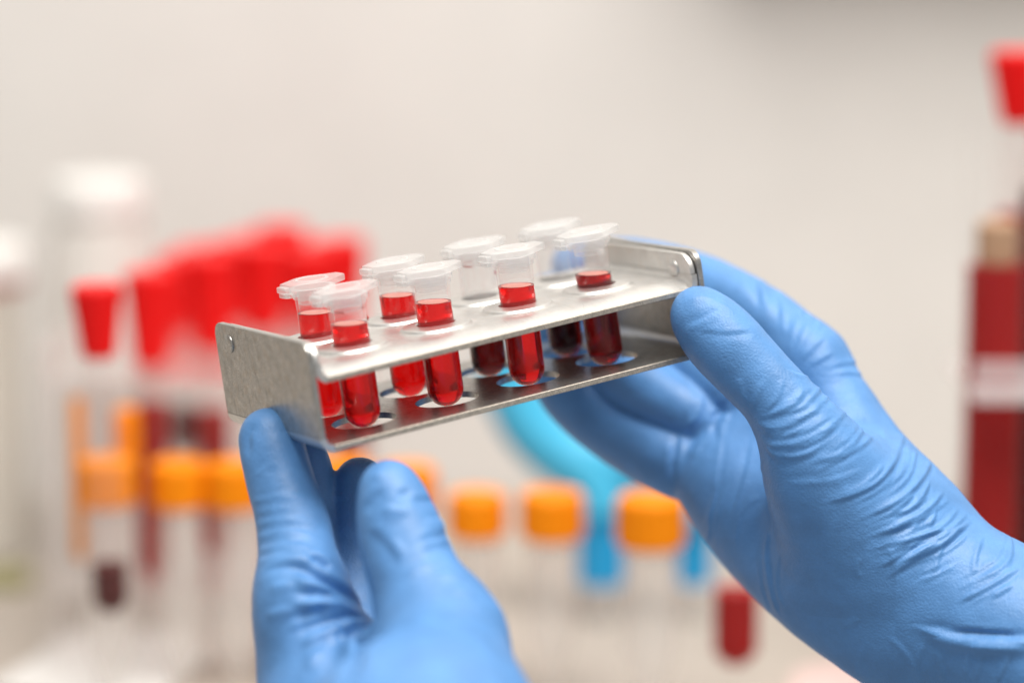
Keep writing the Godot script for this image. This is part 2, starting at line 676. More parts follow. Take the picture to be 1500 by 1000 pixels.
		for i in V.size():
			out[i] = (V[i] - base) * 0.001
		var arr := []
		arr.resize(Mesh.ARRAY_MAX)
		arr[Mesh.ARRAY_VERTEX] = out
		arr[Mesh.ARRAY_NORMAL] = Nn
		arr[Mesh.ARRAY_INDEX] = idx
		var am := ArrayMesh.new()
		am.add_surface_from_arrays(Mesh.PRIMITIVE_TRIANGLES, arr)
		return am
	func normals(V: PackedVector3Array, idx: PackedInt32Array) -> PackedVector3Array:
		var Nn := PackedVector3Array()
		Nn.resize(V.size())
		for i in range(0, idx.size(), 3):
			var a := V[idx[i]]
			var g := (V[idx[i + 2]] - a).cross(V[idx[i + 1]] - a)
			Nn[idx[i]] += g
			Nn[idx[i + 1]] += g
			Nn[idx[i + 2]] += g
		for i in V.size():
			Nn[i] = Nn[i].normalized()
		return Nn


func right_hand() -> void:
	var g := Glove.new()
	g.chain(14, [Vector4(91.4, -7, -42, 9.1), Vector4(96.8, -18.5, -38, 11.1), Vector4(104.6, -34.7, -30, 13.5), Vector4(113.1, -52.5, -20, 17)])
	g.chain(16, [Vector4(76, -21.1, -62, 12.3), Vector4(89.5, -39.6, -48, 15.8), Vector4(104.2, -59.2, -30, 18.8)])
	g.chain(14, [Vector4(65.9, -32.7, -62, 11.4), Vector4(83.1, -49.9, -46, 15.8), Vector4(100.9, -68.3, -28, 19.6)])
	g.chain(14, [Vector4(61, -44.3, -52, 10.5), Vector4(76.6, -59.3, -38, 14.2), Vector4(97.6, -75.3, -22, 15.8), Vector4(114.8, -87.3, -14, 17.3)])
	g.chain(18, [Vector4(108.6, -59.9, -16, 20.1), Vector4(130.6, -75.8, -8, 22.9), Vector4(159.4, -93.5, 4, 27.2), Vector4(219.7, -126.1, 30, 32.5)])
	g.chain(12, [Vector4(54.5, 7.8, -6, 8.4), Vector4(61.5, 0, -4, 10.3), Vector4(69.3, -8.5, -2, 9.9), Vector4(77.5, -17.4, 0, 9.9), Vector4(85, -28.7, 0, 13), Vector4(91.7, -40.9, -4, 17.5), Vector4(103.5, -56, -10, 19.6)])
	g.chain(9, [Vector4(91, -4.8, -42, 8.9), Vector4(82, 3.8, -50, 8.8), Vector4(71.9, 11.4, -58, 8.4), Vector4(59.8, 17.7, -72, 8.8), Vector4(45.1, 23, -88, 8.2), Vector4(32.9, 24.5, -98, 8.1), Vector4(20.3, 24.3, -104, 7.7)])
	g.chain(1.2, [Vector4(70.5, -16.8, -58, 9.7), Vector4(59.4, -8.5, -66, 8.9), Vector4(46.2, -1.7, -78, 8.4), Vector4(31.3, 5.6, -84, 8), Vector4(19, 11.6, -82, 7.3), Vector4(12, 14.6, -78, 6.9)])
	g.chain(1.2, [Vector4(65.9, -29.6, -62, 9.3), Vector4(53.8, -21.7, -60, 8.6), Vector4(39.4, -13.4, -70, 9.6), Vector4(28, -7.5, -80, 8.6), Vector4(17.6, 0, -80, 7.7), Vector4(12, 5.1, -76, 7.1)])
	g.chain(1.2, [Vector4(63.1, -40.4, -58, 9.7), Vector4(49.5, -37.1, -60, 10.1), Vector4(33.1, -28.2, -72, 9.8), Vector4(20.4, -18.5, -78, 9), Vector4(13.7, -9.7, -78, 7.9), Vector4(12, -4.3, -76, 7.1)])
	g.fold(1.248, -0.297, [Vector3(59.8, 9.4, 3.5), Vector3(55.1, 7.1, 4.3), Vector3(50.1, 4.5, 1.7)])
	g.fold(1.014, -0.264, [Vector3(52.6, 2.8, 3.7), Vector3(61.6, 1.8, 7), Vector3(70, 2.6, 4.5)])
	g.fold(1.716, 0.231, [Vector3(50.2, 11.9, 0), Vector3(57.2, 12.6, 1.1), Vector3(66, 7.5, 2.9)])
	g.fold(1.248, 0.297, [Vector3(65.6, -10.2, 7.9), Vector3(65.9, -14.1, 6.9), Vector3(67.9, -17.7, 6.6)])
	g.fold(1.014, 0.363, [Vector3(77.7, -11, 9), Vector3(76, -16.2, 10.5), Vector3(72.6, -20.3, 9.2)])
	g.fold(1.014, 0.396, [Vector3(83.9, -12.7, 7.5), Vector3(80.6, -18, 11.3), Vector3(72.6, -21.5, 9)])
	g.fold(1.092, 0.462, [Vector3(92.6, -11.6, -28.6), Vector3(87, -15.3, 7.6), Vector3(81.5, -19.3, 11.7), Vector3(70.1, -22.2, 6.3)])
	g.fold(1.014, 0.396, [Vector3(96.6, -14.9, -26.5), Vector3(86.7, -19.9, 11.1), Vector3(79.3, -22.8, 12.2)])
	g.fold(0.858, 0.297, [Vector3(78.4, -7.8, 6.9), Vector3(84.7, -10, 2.8), Vector3(91.7, -13.3, -28.4)])
	g.fold(1.17, 0.33, [Vector3(72.4, -11, 9.4), Vector3(70.4, -15.7, 8.9), Vector3(69.2, -19.6, 6.8)])
	g.fold(1.092, 0.462, [Vector3(86.5, -19.5, 11), Vector3(80.3, -23.6, 12.5), Vector3(73.9, -24.8, 9.5), Vector3(70.1, -23.2, 5.7)])
	g.fold(1.17, 0.561, [Vector3(101.9, -20.3, -22.9), Vector3(90.5, -24.6, 11.9), Vector3(82.2, -28.8, 13.4), Vector3(75.8, -29.7, 10.3), Vector3(72.9, -29.2, 7.2)])
	g.fold(1.092, 0.495, [Vector3(90.4, -28, 13.2), Vector3(85.2, -31.5, 14.1), Vector3(79.3, -32.8, 12.2), Vector3(74.4, -31.7, 8.3), Vector3(72.8, -29.8, 6.7)])
	g.fold(1.092, 0.462, [Vector3(104.3, -23.4, -20.4), Vector3(97.7, -29.1, 10), Vector3(92.3, -32.7, 13.7), Vector3(85.2, -34.4, 14.1)])
	g.fold(0.936, 0.396, [Vector3(105.4, -27.7, -7), Vector3(98.9, -30.7, 9.9), Vector3(86.2, -37.4, 14.1)])
	g.fold(0.936, 0.33, [Vector3(95.1, -22, 6.8), Vector3(88.6, -27.3, 13.4), Vector3(81.8, -30.6, 13.4)])
	g.fold(0.936, 0.297, [Vector3(83.7, -24.3, 13.1), Vector3(78, -26.9, 12), Vector3(73.4, -27.4, 8.4)])
	g.fold(1.092, 0.264, [Vector3(78, -39.9, 9.6), Vector3(90.2, -39.7, 14.2), Vector3(100.7, -36.3, 11)])
	g.fold(1.248, 0.462, [Vector3(112.7, -33.3, -3.6), Vector3(106.1, -39.3, 8.8), Vector3(98.6, -43.2, 12.9), Vector3(88.4, -46, 13)])
	g.fold(1.248, 0.528, [Vector3(116.5, -27.8, -24.3), Vector3(115, -29.4, -17.3), Vector3(110, -34.9, 2.1), Vector3(102.9, -41.2, 11.1), Vector3(92.5, -45.2, 13.6)])
	g.fold(1.17, 0.792, [Vector3(123.2, -35.3, -16), Vector3(121.8, -36.7, -9), Vector3(116.6, -41.6, 3.1), Vector3(108.7, -46.7, 10.1), Vector3(100.2, -50.3, 12.4)])
	g.fold(1.014, 0.66, [Vector3(121.6, -39.7, -3.4), Vector3(116.1, -46.9, 6.9), Vector3(107.4, -50, 11.1)])
	g.fold(1.17, 0.792, [Vector3(125, -43.6, -1.9), Vector3(120.5, -47.6, 4.9), Vector3(112.6, -51.8, 10), Vector3(102.2, -55.8, 11.9)])
	g.fold(0.936, 0.528, [Vector3(126.8, -46.1, -1.1), Vector3(115.8, -51.5, 8.8), Vector3(106.3, -54.8, 11.7)])
	g.fold(1.17, 0.836, [Vector3(131.6, -50.4, -0.9), Vector3(126.5, -53.6, 5.4), Vector3(118.7, -55.2, 9.1), Vector3(102.2, -59.5, 11.4)])
	g.fold(1.17, 0.748, [Vector3(132.6, -52, 0.1), Vector3(124.1, -57.5, 8.6), Vector3(112.4, -62.6, 11.3)])
	g.fold(0.78, 0.44, [Vector3(122.6, -48.2, 4.1), Vector3(119.4, -54, 8.5)])
	g.fold(0.936, 0.528, [Vector3(129.6, -48.5, -1.3), Vector3(121.9, -54.3, 7.7), Vector3(108.3, -58.5, 11.5)])
	g.fold(1.014, 0.44, [Vector3(119, -31.9, -17.1), Vector3(117.9, -33.6, -10.1), Vector3(114.2, -39.4, 3), Vector3(107.5, -44.6, 9.9)])
	g.fold(1.248, 0.836, [Vector3(131, -53.4, 2.9), Vector3(122.6, -58.7, 9.4), Vector3(114.2, -62.6, 11.2), Vector3(108, -67, 10.8)])
	g.fold(0.936, 0.528, [Vector3(117.3, -56.7, 9.9), Vector3(111.2, -60.9, 11.4), Vector3(105.4, -64.4, 11)])
	g.fold(1.092, 0.704, [Vector3(144.7, -56.5, -5.8), Vector3(144.2, -57.6, 1.4), Vector3(142.3, -62.3, 11.1), Vector3(137, -66.1, 14.9), Vector3(128, -70.1, 15.3)])
	g.fold(1.092, 0.704, [Vector3(145.9, -64.1, 12.8), Vector3(136.7, -69, 17), Vector3(126.9, -74.3, 16.2)])
	g.fold(0.936, 0.528, [Vector3(142.6, -69, 17.8), Vector3(135.8, -72.9, 18.9)])
	g.fold(0.936, 0.528, [Vector3(124.1, -57.5, 8.6), Vector3(121.8, -62.5, 11), Vector3(120.9, -66.7, 12.2)])
	g.fold(0.936, 0.528, [Vector3(135.8, -56.1, 3.9), Vector3(132.8, -61.5, 10.8), Vector3(131.9, -66.1, 14.2)])
	g.fold(0.936, 0.44, [Vector3(116.1, -68.3, 11.6), Vector3(122, -66.3, 12.3), Vector3(126.8, -63.4, 11.7)])
	g.fold(0.936, 0.33, [Vector3(100, -61.5, 10.7), Vector3(99, -65.5, 9.3), Vector3(100.2, -67.5, 9.1)])
	g.fold(0.858, 0.33, [Vector3(107.3, -58.5, 11.5), Vector3(109.3, -61.5, 11.4), Vector3(108.9, -64.4, 11.2)])
	g.fold(2.028, 1.5, [Vector3(115.2, -81.6, 11.1), Vector3(123, -83.8, 14.8), Vector3(132, -85, 20.1), Vector3(143.9, -84.8, 26), Vector3(154.7, -85, 30)])
	g.fold(1.17, -0.616, [Vector3(123.4, -82.4, 15.1), Vector3(133.2, -82.5, 20.6), Vector3(144, -82.6, 25.4)])
	g.fold(0.936, 0.44, [Vector3(121.9, -87.6, 13.4), Vector3(124, -97.8, 9.4)])
	g.fold(0.936, 0.484, [Vector3(129.7, -87.5, 18.4), Vector3(129.1, -95.2, 15.6)])
	g.fold(0.936, 0.484, [Vector3(140.5, -87.8, 24.8), Vector3(137.3, -96.4, 21.9)])
	g.fold(0.936, 0.352, [Vector3(133.2, -87.8, 20.8), Vector3(132.1, -96.5, 17.7)])
	g.fold(1.092, 0.44, [Vector3(118, -85.8, 11.8), Vector3(115.7, -95.1, 6.6)])
	g.fold(1.17, 0.264, [Vector3(107.9, -84.3, 6.8), Vector3(113.6, -90.1, 8.2), Vector3(117.9, -98.2, 5.2)])
	g.fold(1.092, 0.264, [Vector3(100.7, -79.7, 4.2), Vector3(95.9, -83.1, -0.6)])
	g.fold(1.014, 0.231, [Vector3(102.5, -86.7, 2.6), Vector3(100.7, -96.6, -6.6), Vector3(100.4, -98.7, -13.1)])
	g.fold(1.56, 0.462, [Vector3(75.8, -52.3, -16), Vector3(76.4, -73.9, -17.4), Vector3(78.9, -80.8, -19.4)])
	g.fold(1.248, 0.363, [Vector3(72.8, -33.8, 4.5), Vector3(71.2, -47.8, -26), Vector3(67.1, -62.6, -25.9)])
	g.fold(1.17, 0.33, [Vector3(74.9, -41.7, 4.7), Vector3(75.6, -56.7, -15.8), Vector3(77, -72.8, -15.9)])
	g.fold(1.404, 0.462, [Vector3(65.4, -38.2, -36.3), Vector3(59.5, -55.6, -35), Vector3(59, -59.8, -38.8), Vector3(59.2, -61.5, -45.3)])
	g.fold(1.248, 0.33, [Vector3(63.9, -28.8, -45.1), Vector3(61.1, -47.2, -34.2)])
	g.fold(1.56, -0.66, [Vector3(62.4, -13.8, 4.2), Vector3(63.5, -21.7, -51.7), Vector3(62.4, -30.7, -44.5)])
	g.fold(1.404, -0.792, [Vector3(51.1, -27.2, -52.8), Vector3(49.8, -33.6, -49.6), Vector3(49.2, -42.8, -49.9)])
	g.fold(1.404, 0.594, [Vector3(58.2, -15.7, -54.2), Vector3(57.2, -21.9, -50.6), Vector3(53.1, -26.7, -51.7)])
	g.fold(1.716, 0.528, [Vector3(61.7, -20.9, -51.9), Vector3(59.2, -29.2, -48.6), Vector3(54.4, -37, -45.6)])
	g.fold(1.248, -0.33, [Vector3(72.2, -28.9, -40.1), Vector3(68.8, -40.9, -32.2), Vector3(65.2, -53, -28.4)])
	g.fold(1.404, -0.528, [Vector3(74.7, 19.9, -56.8), Vector3(74.7, 17.1, -50.5), Vector3(75.3, 10.2, -44.6)])
	g.fold(1.404, -0.528, [Vector3(81, 16.2, -53.5), Vector3(80.9, 13.7, -47), Vector3(80.9, 6.4, -40.4)])
	g.fold(1.17, 0.396, [Vector3(77.4, 18.6, -57), Vector3(77.6, 16.7, -50.5), Vector3(77.8, 7.9, -42.5)])
	g.fold(1.17, 0.363, [Vector3(88.2, 10.1, -46), Vector3(87.3, 7.4, -40.1), Vector3(83.6, -3.9, -33.6)])
	g.fold(1.092, 0.363, [Vector3(91.3, 8, -44.4), Vector3(90.2, 6, -38.3), Vector3(85.6, -3.3, -32.5)])
	g.fold(1.092, 0.363, [Vector3(94.1, 1.6, -34), Vector3(86.9, -5.9, -31.3)])
	g.fold(1.014, 0.33, [Vector3(96.1, -3.3, -31.6), Vector3(89.1, -7.6, -30.2)])
	g.fold(1.092, 0.33, [Vector3(103.8, -6.1, -41.4), Vector3(102.5, -6.2, -35.3), Vector3(94.3, -7.8, -29.5)])
	g.fold(1.17, 0.33, [Vector3(105.5, -10, -39.7), Vector3(103.7, -9.6, -33.7), Vector3(95.9, -9.8, -29)])
	g.fold(1.014, 0.297, [Vector3(93.6, 6.3, -41.9), Vector3(92.1, 4.1, -36.2), Vector3(86.3, -4.7, -31.7)])
	g.fold(0.936, 0.264, [Vector3(82.9, 10.4, -43.3), Vector3(82.3, 2.1, -37)])
	g.fold(0.9, 0.27, [Vector3(84.3, -15.3, 9.2), Vector3(81.6, -17.6, 11.1), Vector3(75.6, -19.4, 10.7)])
	g.fold(0.9, 0.24, [Vector3(86.5, -12.7, 4.9), Vector3(82.7, -15.7, 10.1), Vector3(76.7, -18.1, 10.9)])
	g.fold(0.9, 0.24, [Vector3(78.3, -25.6, 12.1), Vector3(74.4, -26.7, 9.6), Vector3(71.4, -25.5, 6.5)])
	g.fold(0.9, 0.21, [Vector3(79.1, -25.6, 12.4), Vector3(74.7, -25.9, 10), Vector3(72.3, -25.7, 7.6)])
	g.fold(0.9, 0.31, [Vector3(92.7, -20.7, 8.1), Vector3(84.7, -25.1, 13.3), Vector3(77, -27.4, 11.4)])
	g.fold(0.9, 0.21, [Vector3(94.8, -24, 9.1), Vector3(84.6, -29.2, 13.9), Vector3(76.6, -31.4, 10.6)])
	g.fold(0.9, 0.26, [Vector3(87.2, -31.7, 14.2), Vector3(77.9, -34.5, 11), Vector3(73.2, -31.3, 6.7)])
	g.fold(0.9, 0.25, [Vector3(85.3, -29.6, 14), Vector3(77.5, -31, 11.3), Vector3(73.4, -29.7, 7.7)])
	g.fold(0.9, 0.27, [Vector3(102.6, -22.3, -21.4), Vector3(96, -27.8, 10.5), Vector3(90.8, -31.3, 13.8)])
	g.fold(0.9, 0.18, [Vector3(99.7, -29.1, 8.2), Vector3(96.6, -31.4, 11.7), Vector3(93.5, -33.7, 13.5)])
	g.fold(0.94, 0.27, [Vector3(110.4, -37.9, 4.7), Vector3(105.2, -42.3, 10.3), Vector3(98.4, -45.6, 13)])
	g.fold(0.94, 0.17, [Vector3(110.4, -37.6, 4.4), Vector3(104.1, -43, 11), Vector3(95, -47, 13.2)])
	g.fold(0.94, 0.22, [Vector3(107.3, -35, 5.1), Vector3(101.2, -40.4, 11.7), Vector3(92, -44, 13.8)])
	g.fold(0.94, 0.24, [Vector3(107, -35.1, 5.4), Vector3(104.1, -38.1, 9.5), Vector3(100.8, -40.1, 11.8)])
	g.fold(0.9, 0.4, [Vector3(116, -44.3, 5.5), Vector3(110.3, -48.1, 9.8), Vector3(103.7, -51.1, 12)])
	g.fold(0.9, 0.47, [Vector3(115.7, -43.7, 5.3), Vector3(111.8, -46.6, 8.7), Vector3(107.6, -49.1, 10.9)])
	g.fold(0.9, 0.26, [Vector3(117.1, -43.4, 4.2), Vector3(116, -45.7, 6.3), Vector3(113, -47.2, 8.4)])
	g.fold(0.9, 0.27, [Vector3(116.2, -44.1, 5.2), Vector3(114.2, -45.1, 7), Vector3(111.6, -47.3, 9.1)])
	g.fold(0.9, 0.46, [Vector3(119.8, -50.2, 6.7), Vector3(116.6, -51.7, 8.6), Vector3(114.3, -53.9, 10)])
	g.fold(0.9, 0.32, [Vector3(121.5, -44.2, 1.7), Vector3(113.6, -48.6, 8.7), Vector3(102.1, -53.8, 12.1)])
	g.fold(0.9, 0.29, [Vector3(123.1, -49.4, 4.6), Vector3(118.4, -52.1, 8.1), Vector3(113.6, -54, 10.2)])
	g.fold(0.9, 0.27, [Vector3(116.3, -49.2, 7.8), Vector3(111.7, -51.2, 10.1), Vector3(107.7, -52.6, 11.3)])
	g.fold(0.9, 0.33, [Vector3(130.9, -53.1, 2.6), Vector3(124, -56.1, 7.9), Vector3(108.6, -59.4, 11.5)])
	g.fold(0.9, 0.39, [Vector3(130.2, -53.1, 3.1), Vector3(122.2, -56.1, 8.5), Vector3(102.9, -61.1, 11.2)])
	g.fold(0.9, 0.34, [Vector3(126.4, -54.5, 6.1), Vector3(121.1, -58, 9.5), Vector3(114.4, -60.3, 11)])
	g.fold(0.9, 0.4, [Vector3(131.9, -55.2, 4.6), Vector3(124.9, -59.8, 9.7), Vector3(114.2, -63.8, 11.3)])
	g.fold(0.9, 0.28, [Vector3(123.8, -50.5, 4.7), Vector3(118.6, -53.1, 8.4), Vector3(111.5, -55.6, 10.9)])
	g.fold(0.9, 0.22, [Vector3(121.8, -51.4, 6.3), Vector3(116, -53.6, 9.4), Vector3(109.7, -56.1, 11.3)])
	g.fold(0.9, 0.26, [Vector3(117.4, -30.6, -18.1), Vector3(116.4, -32.3, -11.1), Vector3(113.8, -37.2, 1), Vector3(108.4, -41.3, 8.3)])
	g.fold(0.9, 0.23, [Vector3(114.4, -34.3, -4), Vector3(111.6, -38.7, 4.4), Vector3(106.2, -42.7, 9.9)])
	g.fold(0.94, 0.31, [Vector3(127, -53.6, 5.1), Vector3(117.7, -59.4, 10.5), Vector3(109.8, -63.3, 11.3)])
	g.fold(0.94, 0.38, [Vector3(122.8, -57.1, 8.7), Vector3(113.9, -61.5, 11.2), Vector3(107.8, -65.3, 11)])
	g.fold(0.9, 0.27, [Vector3(113.8, -57.1, 10.7), Vector3(110.9, -59.9, 11.4), Vector3(107.1, -62.4, 11.3)])
	g.fold(0.9, 0.3, [Vector3(114.1, -56.4, 10.6), Vector3(110.3, -58.8, 11.4), Vector3(106.9, -61.5, 11.4)])
	g.fold(0.9, 0.29, [Vector3(143.6, -55.9, -7.7), Vector3(142.9, -56.5, -0.6), Vector3(138.1, -62.6, 11.7), Vector3(126.5, -68.2, 14)])
	g.fold(0.9, 0.33, [Vector3(142.8, -63.1, 12), Vector3(141.3, -65.1, 14.3), Vector3(138.6, -67, 15.8)])
	g.fold(0.9, 0.4, [Vector3(140.2, -65.1, 14.3), Vector3(135.4, -68, 16), Vector3(129.6, -70.6, 15.9)])
	g.fold(0.9, 0.25, [Vector3(139.4, -70.1, 18.1), Vector3(134.3, -72.1, 18.1), Vector3(129.8, -74.9, 17.5)])
	g.fold(0.9, 0.17, [Vector3(119.4, -69.8, 12.6), Vector3(122.6, -68.2, 13.1), Vector3(124.9, -66.6, 13)])
	g.fold(0.9, 0.22, [Vector3(117.1, -66, 11.6), Vector3(120.3, -65, 11.6), Vector3(123.4, -63.1, 11.3)])
	g.fold(1.52, 0.54, [Vector3(129.6, -85.9, 18.5), Vector3(136.2, -86.3, 22.6), Vector3(144.2, -86, 26.4)])
	g.fold(1.52, 0.72, [Vector3(118.8, -84.5, 12.5), Vector3(130.8, -86.6, 19.3), Vector3(147.4, -86.8, 28)])
	g.fold(0.9, 0.22, [Vector3(130.8, -84, 19.3), Vector3(134.6, -84.1, 21.5), Vector3(139.3, -83.5, 23.7)])
	g.fold(0.9, 0.32, [Vector3(127.1, -83.6, 17.2), Vector3(134, -83.4, 21.2), Vector3(141.4, -83.6, 24.6)])
	g.fold(1.17, 0.2, [Vector3(73.6, -61.3, -18.6), Vector3(74.2, -74.4, -21.3), Vector3(75.8, -78.5, -23.3), Vector3(76.8, -81, -29.1)])
	g.fold(1.17, 0.24, [Vector3(77.1, -53.1, -4.3), Vector3(77.8, -71.6, -14.3), Vector3(80.1, -77.5, -13.9)])
	g.fold(1.05, 0.21, [Vector3(65.6, -41.8, -33.6), Vector3(61.4, -52.9, -32.4), Vector3(60.4, -57.8, -34.3)])
	g.fold(1.05, 0.16, [Vector3(62.4, -42.6, -35.4), Vector3(59.8, -51.3, -34.6), Vector3(57.8, -56.5, -38.5), Vector3(57.2, -58.6, -44.8)])
	g.fold(1.17, 0.36, [Vector3(67, -19.3, -49.3), Vector3(66.3, -21.6, -49.7), Vector3(65.6, -24.3, -48.1)])
	g.fold(1.17, 0.25, [Vector3(66.1, -21.1, -50), Vector3(64.6, -25.2, -48), Vector3(64.1, -29.3, -44.7)])
	g.fold(1.05, 0.36, [Vector3(49, -30.6, -51.5), Vector3(47.8, -35.4, -49.5), Vector3(47.3, -40.4, -49.8)])
	g.fold(1.05, 0.31, [Vector3(47.7, -31.1, -51.3), Vector3(47.8, -32.6, -50.4), Vector3(47.3, -35, -49.7)])
	g.fold(1.05, 0.25, [Vector3(59.9, -16.8, -53.5), Vector3(59.4, -22.2, -50.8), Vector3(55.4, -27.2, -51.2)])
	g.fold(1.05, 0.24, [Vector3(55.5, -15.8, -53.2), Vector3(55.3, -19, -51.2), Vector3(52.7, -24, -51)])
	g.fold(1.29, 0.22, [Vector3(61.5, -27.2, -48.5), Vector3(60.4, -30, -46.6), Vector3(59.1, -32.1, -45.4)])
	g.fold(1.29, 0.27, [Vector3(58.2, -26.8, -50.7), Vector3(56.7, -31.4, -48.7), Vector3(52.8, -36.1, -48)])
	var base := Vector3(110, -80, -20)
	var o := put(numbered("gloved_hand"), g.mesh(0.7, base), "nitrile", self)
	o.transform = stage * Transform3D(Basis.IDENTITY, base * MM)
	tag(o, "right hand in blue nitrile glove, thumb on the front corner of the rack", "hand", "hands in blue nitrile gloves")


func left_hand() -> void:
	var g := Glove.new()
	g.chain(12, [Vector4(-57.9, -70.4, 38, 11), Vector4(-56.1, -81.2, 40, 14.2), Vector4(-52.9, -94.4, 40, 16.2), Vector4(-46.6, -109.9, 52, 19.6)])
	g.chain(6, [Vector4(-18.7, -79.7, 66, 15.7), Vector4(-17.1, -89.8, 82, 18), Vector4(-14.3, -103.1, 104, 20.6)])
	g.chain(11, [Vector4(-51.5, -88.2, 38, 10.8), Vector4(-40, -92.5, 40, 11.3), Vector4(-27.3, -94.9, 44, 13.5)])
	g.chain(16, [Vector4(-46.6, -102.4, 52, 17.1), Vector4(-23.7, -105.7, 70, 19)])
	g.chain(24, [Vector4(-29.5, -109.3, 110, 29.5), Vector4(-20.3, -132.5, 190, 27.3), Vector4(-13.8, -146.6, 270, 23.5)])
	g.chain(9, [Vector4(-69, -27.5, 17, 8.7), Vector4(-65.8, -38.6, 21, 8.9), Vector4(-61.8, -49.9, 26, 9.6), Vector4(-59.8, -61, 32, 10.3), Vector4(-57.9, -71.7, 41, 11.1)])
	g.chain(8, [Vector4(-33.8, -40.3, 50, 8), Vector4(-31.7, -47.5, 52, 9.9), Vector4(-29.3, -55.7, 55, 11.1), Vector4(-25.1, -66.4, 60, 12.2), Vector4(-18.7, -79.7, 66, 15.7)])
	g.chain(1.5, [Vector4(-61.1, -33.1, 2, 7.5), Vector4(-58.8, -45.4, 2, 7.9), Vector4(-55.1, -70.4, 10, 8.6), Vector4(-48.1, -96.2, 24, 11.5)])
	g.chain(1.5, [Vector4(-44.1, -40.7, 0, 7.3), Vector4(-45.2, -53.2, 2, 8.1), Vector4(-46.2, -70.5, 8, 8.2), Vector4(-41.4, -96.2, 24, 11.5)])
	g.fold(1.8, -0.72, [Vector3(-72.1, -23.8, 24.5), Vector3(-74.4, -26.5, 24.2), Vector3(-73.7, -32.2, 26.1)])
	g.fold(1.4, -0.4, [Vector3(-68.9, -32.9, 28.8), Vector3(-71.8, -36.4, 28.3)])
	g.fold(1.4, -0.36, [Vector3(-66.4, -36.3, 30.5), Vector3(-69.6, -36.7, 29.7)])
	g.fold(1.2, 0.32, [Vector3(-73.4, -44.9, 25.7), Vector3(-70.2, -44.3, 31.1), Vector3(-63, -42.8, 33.9), Vector3(-55.1, -44.8, 32)])
	g.fold(1.2, 0.28, [Vector3(-72.8, -47.4, 26.6), Vector3(-69.7, -47.1, 32.2), Vector3(-61.5, -46.1, 35.8)])
	g.fold(1.2, 0.32, [Vector3(-71.9, -50.8, 28.1), Vector3(-69.2, -50.4, 33.8), Vector3(-60.6, -49.2, 37.5), Vector3(-53.5, -51.2, 35.6)])
	g.fold(1.3, 0.36, [Vector3(-71.5, -54.4, 29.4), Vector3(-69.1, -53.9, 35.4), Vector3(-61.4, -52.5, 39.6), Vector3(-52.9, -54.8, 39)])
	g.fold(1.4, 0.4, [Vector3(-70.9, -57.7, 33), Vector3(-68.3, -57.3, 38.9), Vector3(-60.2, -56.1, 43.4), Vector3(-54.5, -57, 43.5)])
	g.fold(1.4, 0.4, [Vector3(-70.7, -60.9, 36.7), Vector3(-68, -60.3, 42.5), Vector3(-60.9, -58.5, 46.1)])
	g.fold(2.2, -1.76, [Vector3(-67.7, -63, 45.6), Vector3(-57.7, -61.5, 49.3), Vector3(-51.9, -64.4, 49.9), Vector3(-46.8, -67.9, 47.8), Vector3(-40.6, -75.1, 36.3)])
	g.fold(1.8, -1.62, [Vector3(-55.9, -58.8, 46.5), Vector3(-49.3, -62.3, 45.8)])
	g.fold(2, 0.81, [Vector3(-59.2, -65, 51.8), Vector3(-50.7, -67.7, 51.2), Vector3(-42.7, -73.7, 46.3)])
	g.fold(2, 0.81, [Vector3(-58.5, -71.1, 54.3), Vector3(-50.1, -71.3, 52.6), Vector3(-40.6, -75.5, 44.3)])
	g.fold(1.8, -0.675, [Vector3(-60.4, -68.4, 53.2), Vector3(-50.3, -69.5, 51.9), Vector3(-41.3, -74.8, 44.6)])
	g.fold(2, 0.743, [Vector3(-58.3, -82.2, 57.1), Vector3(-49.8, -78.9, 56.1), Vector3(-39.4, -76.9, 45.4)])
	g.fold(1.8, -0.675, [Vector3(-61.2, -79.8, 55.3), Vector3(-51, -75.7, 54.8), Vector3(-39.9, -76, 43.3)])
	g.fold(4, 1.76, [Vector3(-48.6, -86.3, 112), Vector3(-43.9, -82.9, 60.8), Vector3(-37, -75.6, 70)])
	g.fold(3.6, 1.49, [Vector3(-56.9, -89.1, 63.6), Vector3(-48.1, -80.5, 57.1), Vector3(-37.5, -75.3, 67.7)])
	g.fold(3.4, 1.35, [Vector3(-40, -85, 125.5), Vector3(-36.2, -79.3, 114.9), Vector3(-35.1, -76, 76.4)])
	g.fold(3, -1.22, [Vector3(-60.3, -75.2, 54.8), Vector3(-49.3, -72.9, 52.9)])
	g.fold(3.2, -1.22, [Vector3(-55.3, -85.7, 60.9), Vector3(-46.4, -78.9, 55), Vector3(-37.5, -75, 67.2)])
	g.fold(3.2, -1.22, [Vector3(-43.6, -85.5, 121.6), Vector3(-38.2, -79.1, 108.8), Vector3(-35.9, -75.3, 73.3)])
	g.fold(2, -0.675, [Vector3(-55, -89, 64.7), Vector3(-47.2, -81.4, 57.9), Vector3(-39.4, -77.2, 46.2)])
	g.fold(2, -0.675, [Vector3(-40.1, -46.2, 58.6), Vector3(-34.5, -39.9, 59.8)])
	g.fold(1.6, -0.608, [Vector3(-30.8, -41.8, 61.1), Vector3(-27.5, -40.3, 59)])
	g.fold(1.6, -0.54, [Vector3(-27.5, -42.9, 61), Vector3(-23.5, -43.1, 57.8), Vector3(-21.7, -43.4, 51.4)])
	g.fold(1.6, -0.675, [Vector3(-25.6, -53.9, 67.5), Vector3(-18.8, -52.2, 60.6), Vector3(-17.9, -52.1, 54.2)])
	g.fold(1.5, -0.675, [Vector3(-24.8, -56.2, 68.8), Vector3(-18.4, -55.1, 63.7), Vector3(-16.5, -54.9, 57.4)])
	g.fold(2.2, -0.675, [Vector3(-39.2, -51.2, 61.1), Vector3(-33.9, -54.9, 66.5), Vector3(-30.1, -60.1, 70.3)])
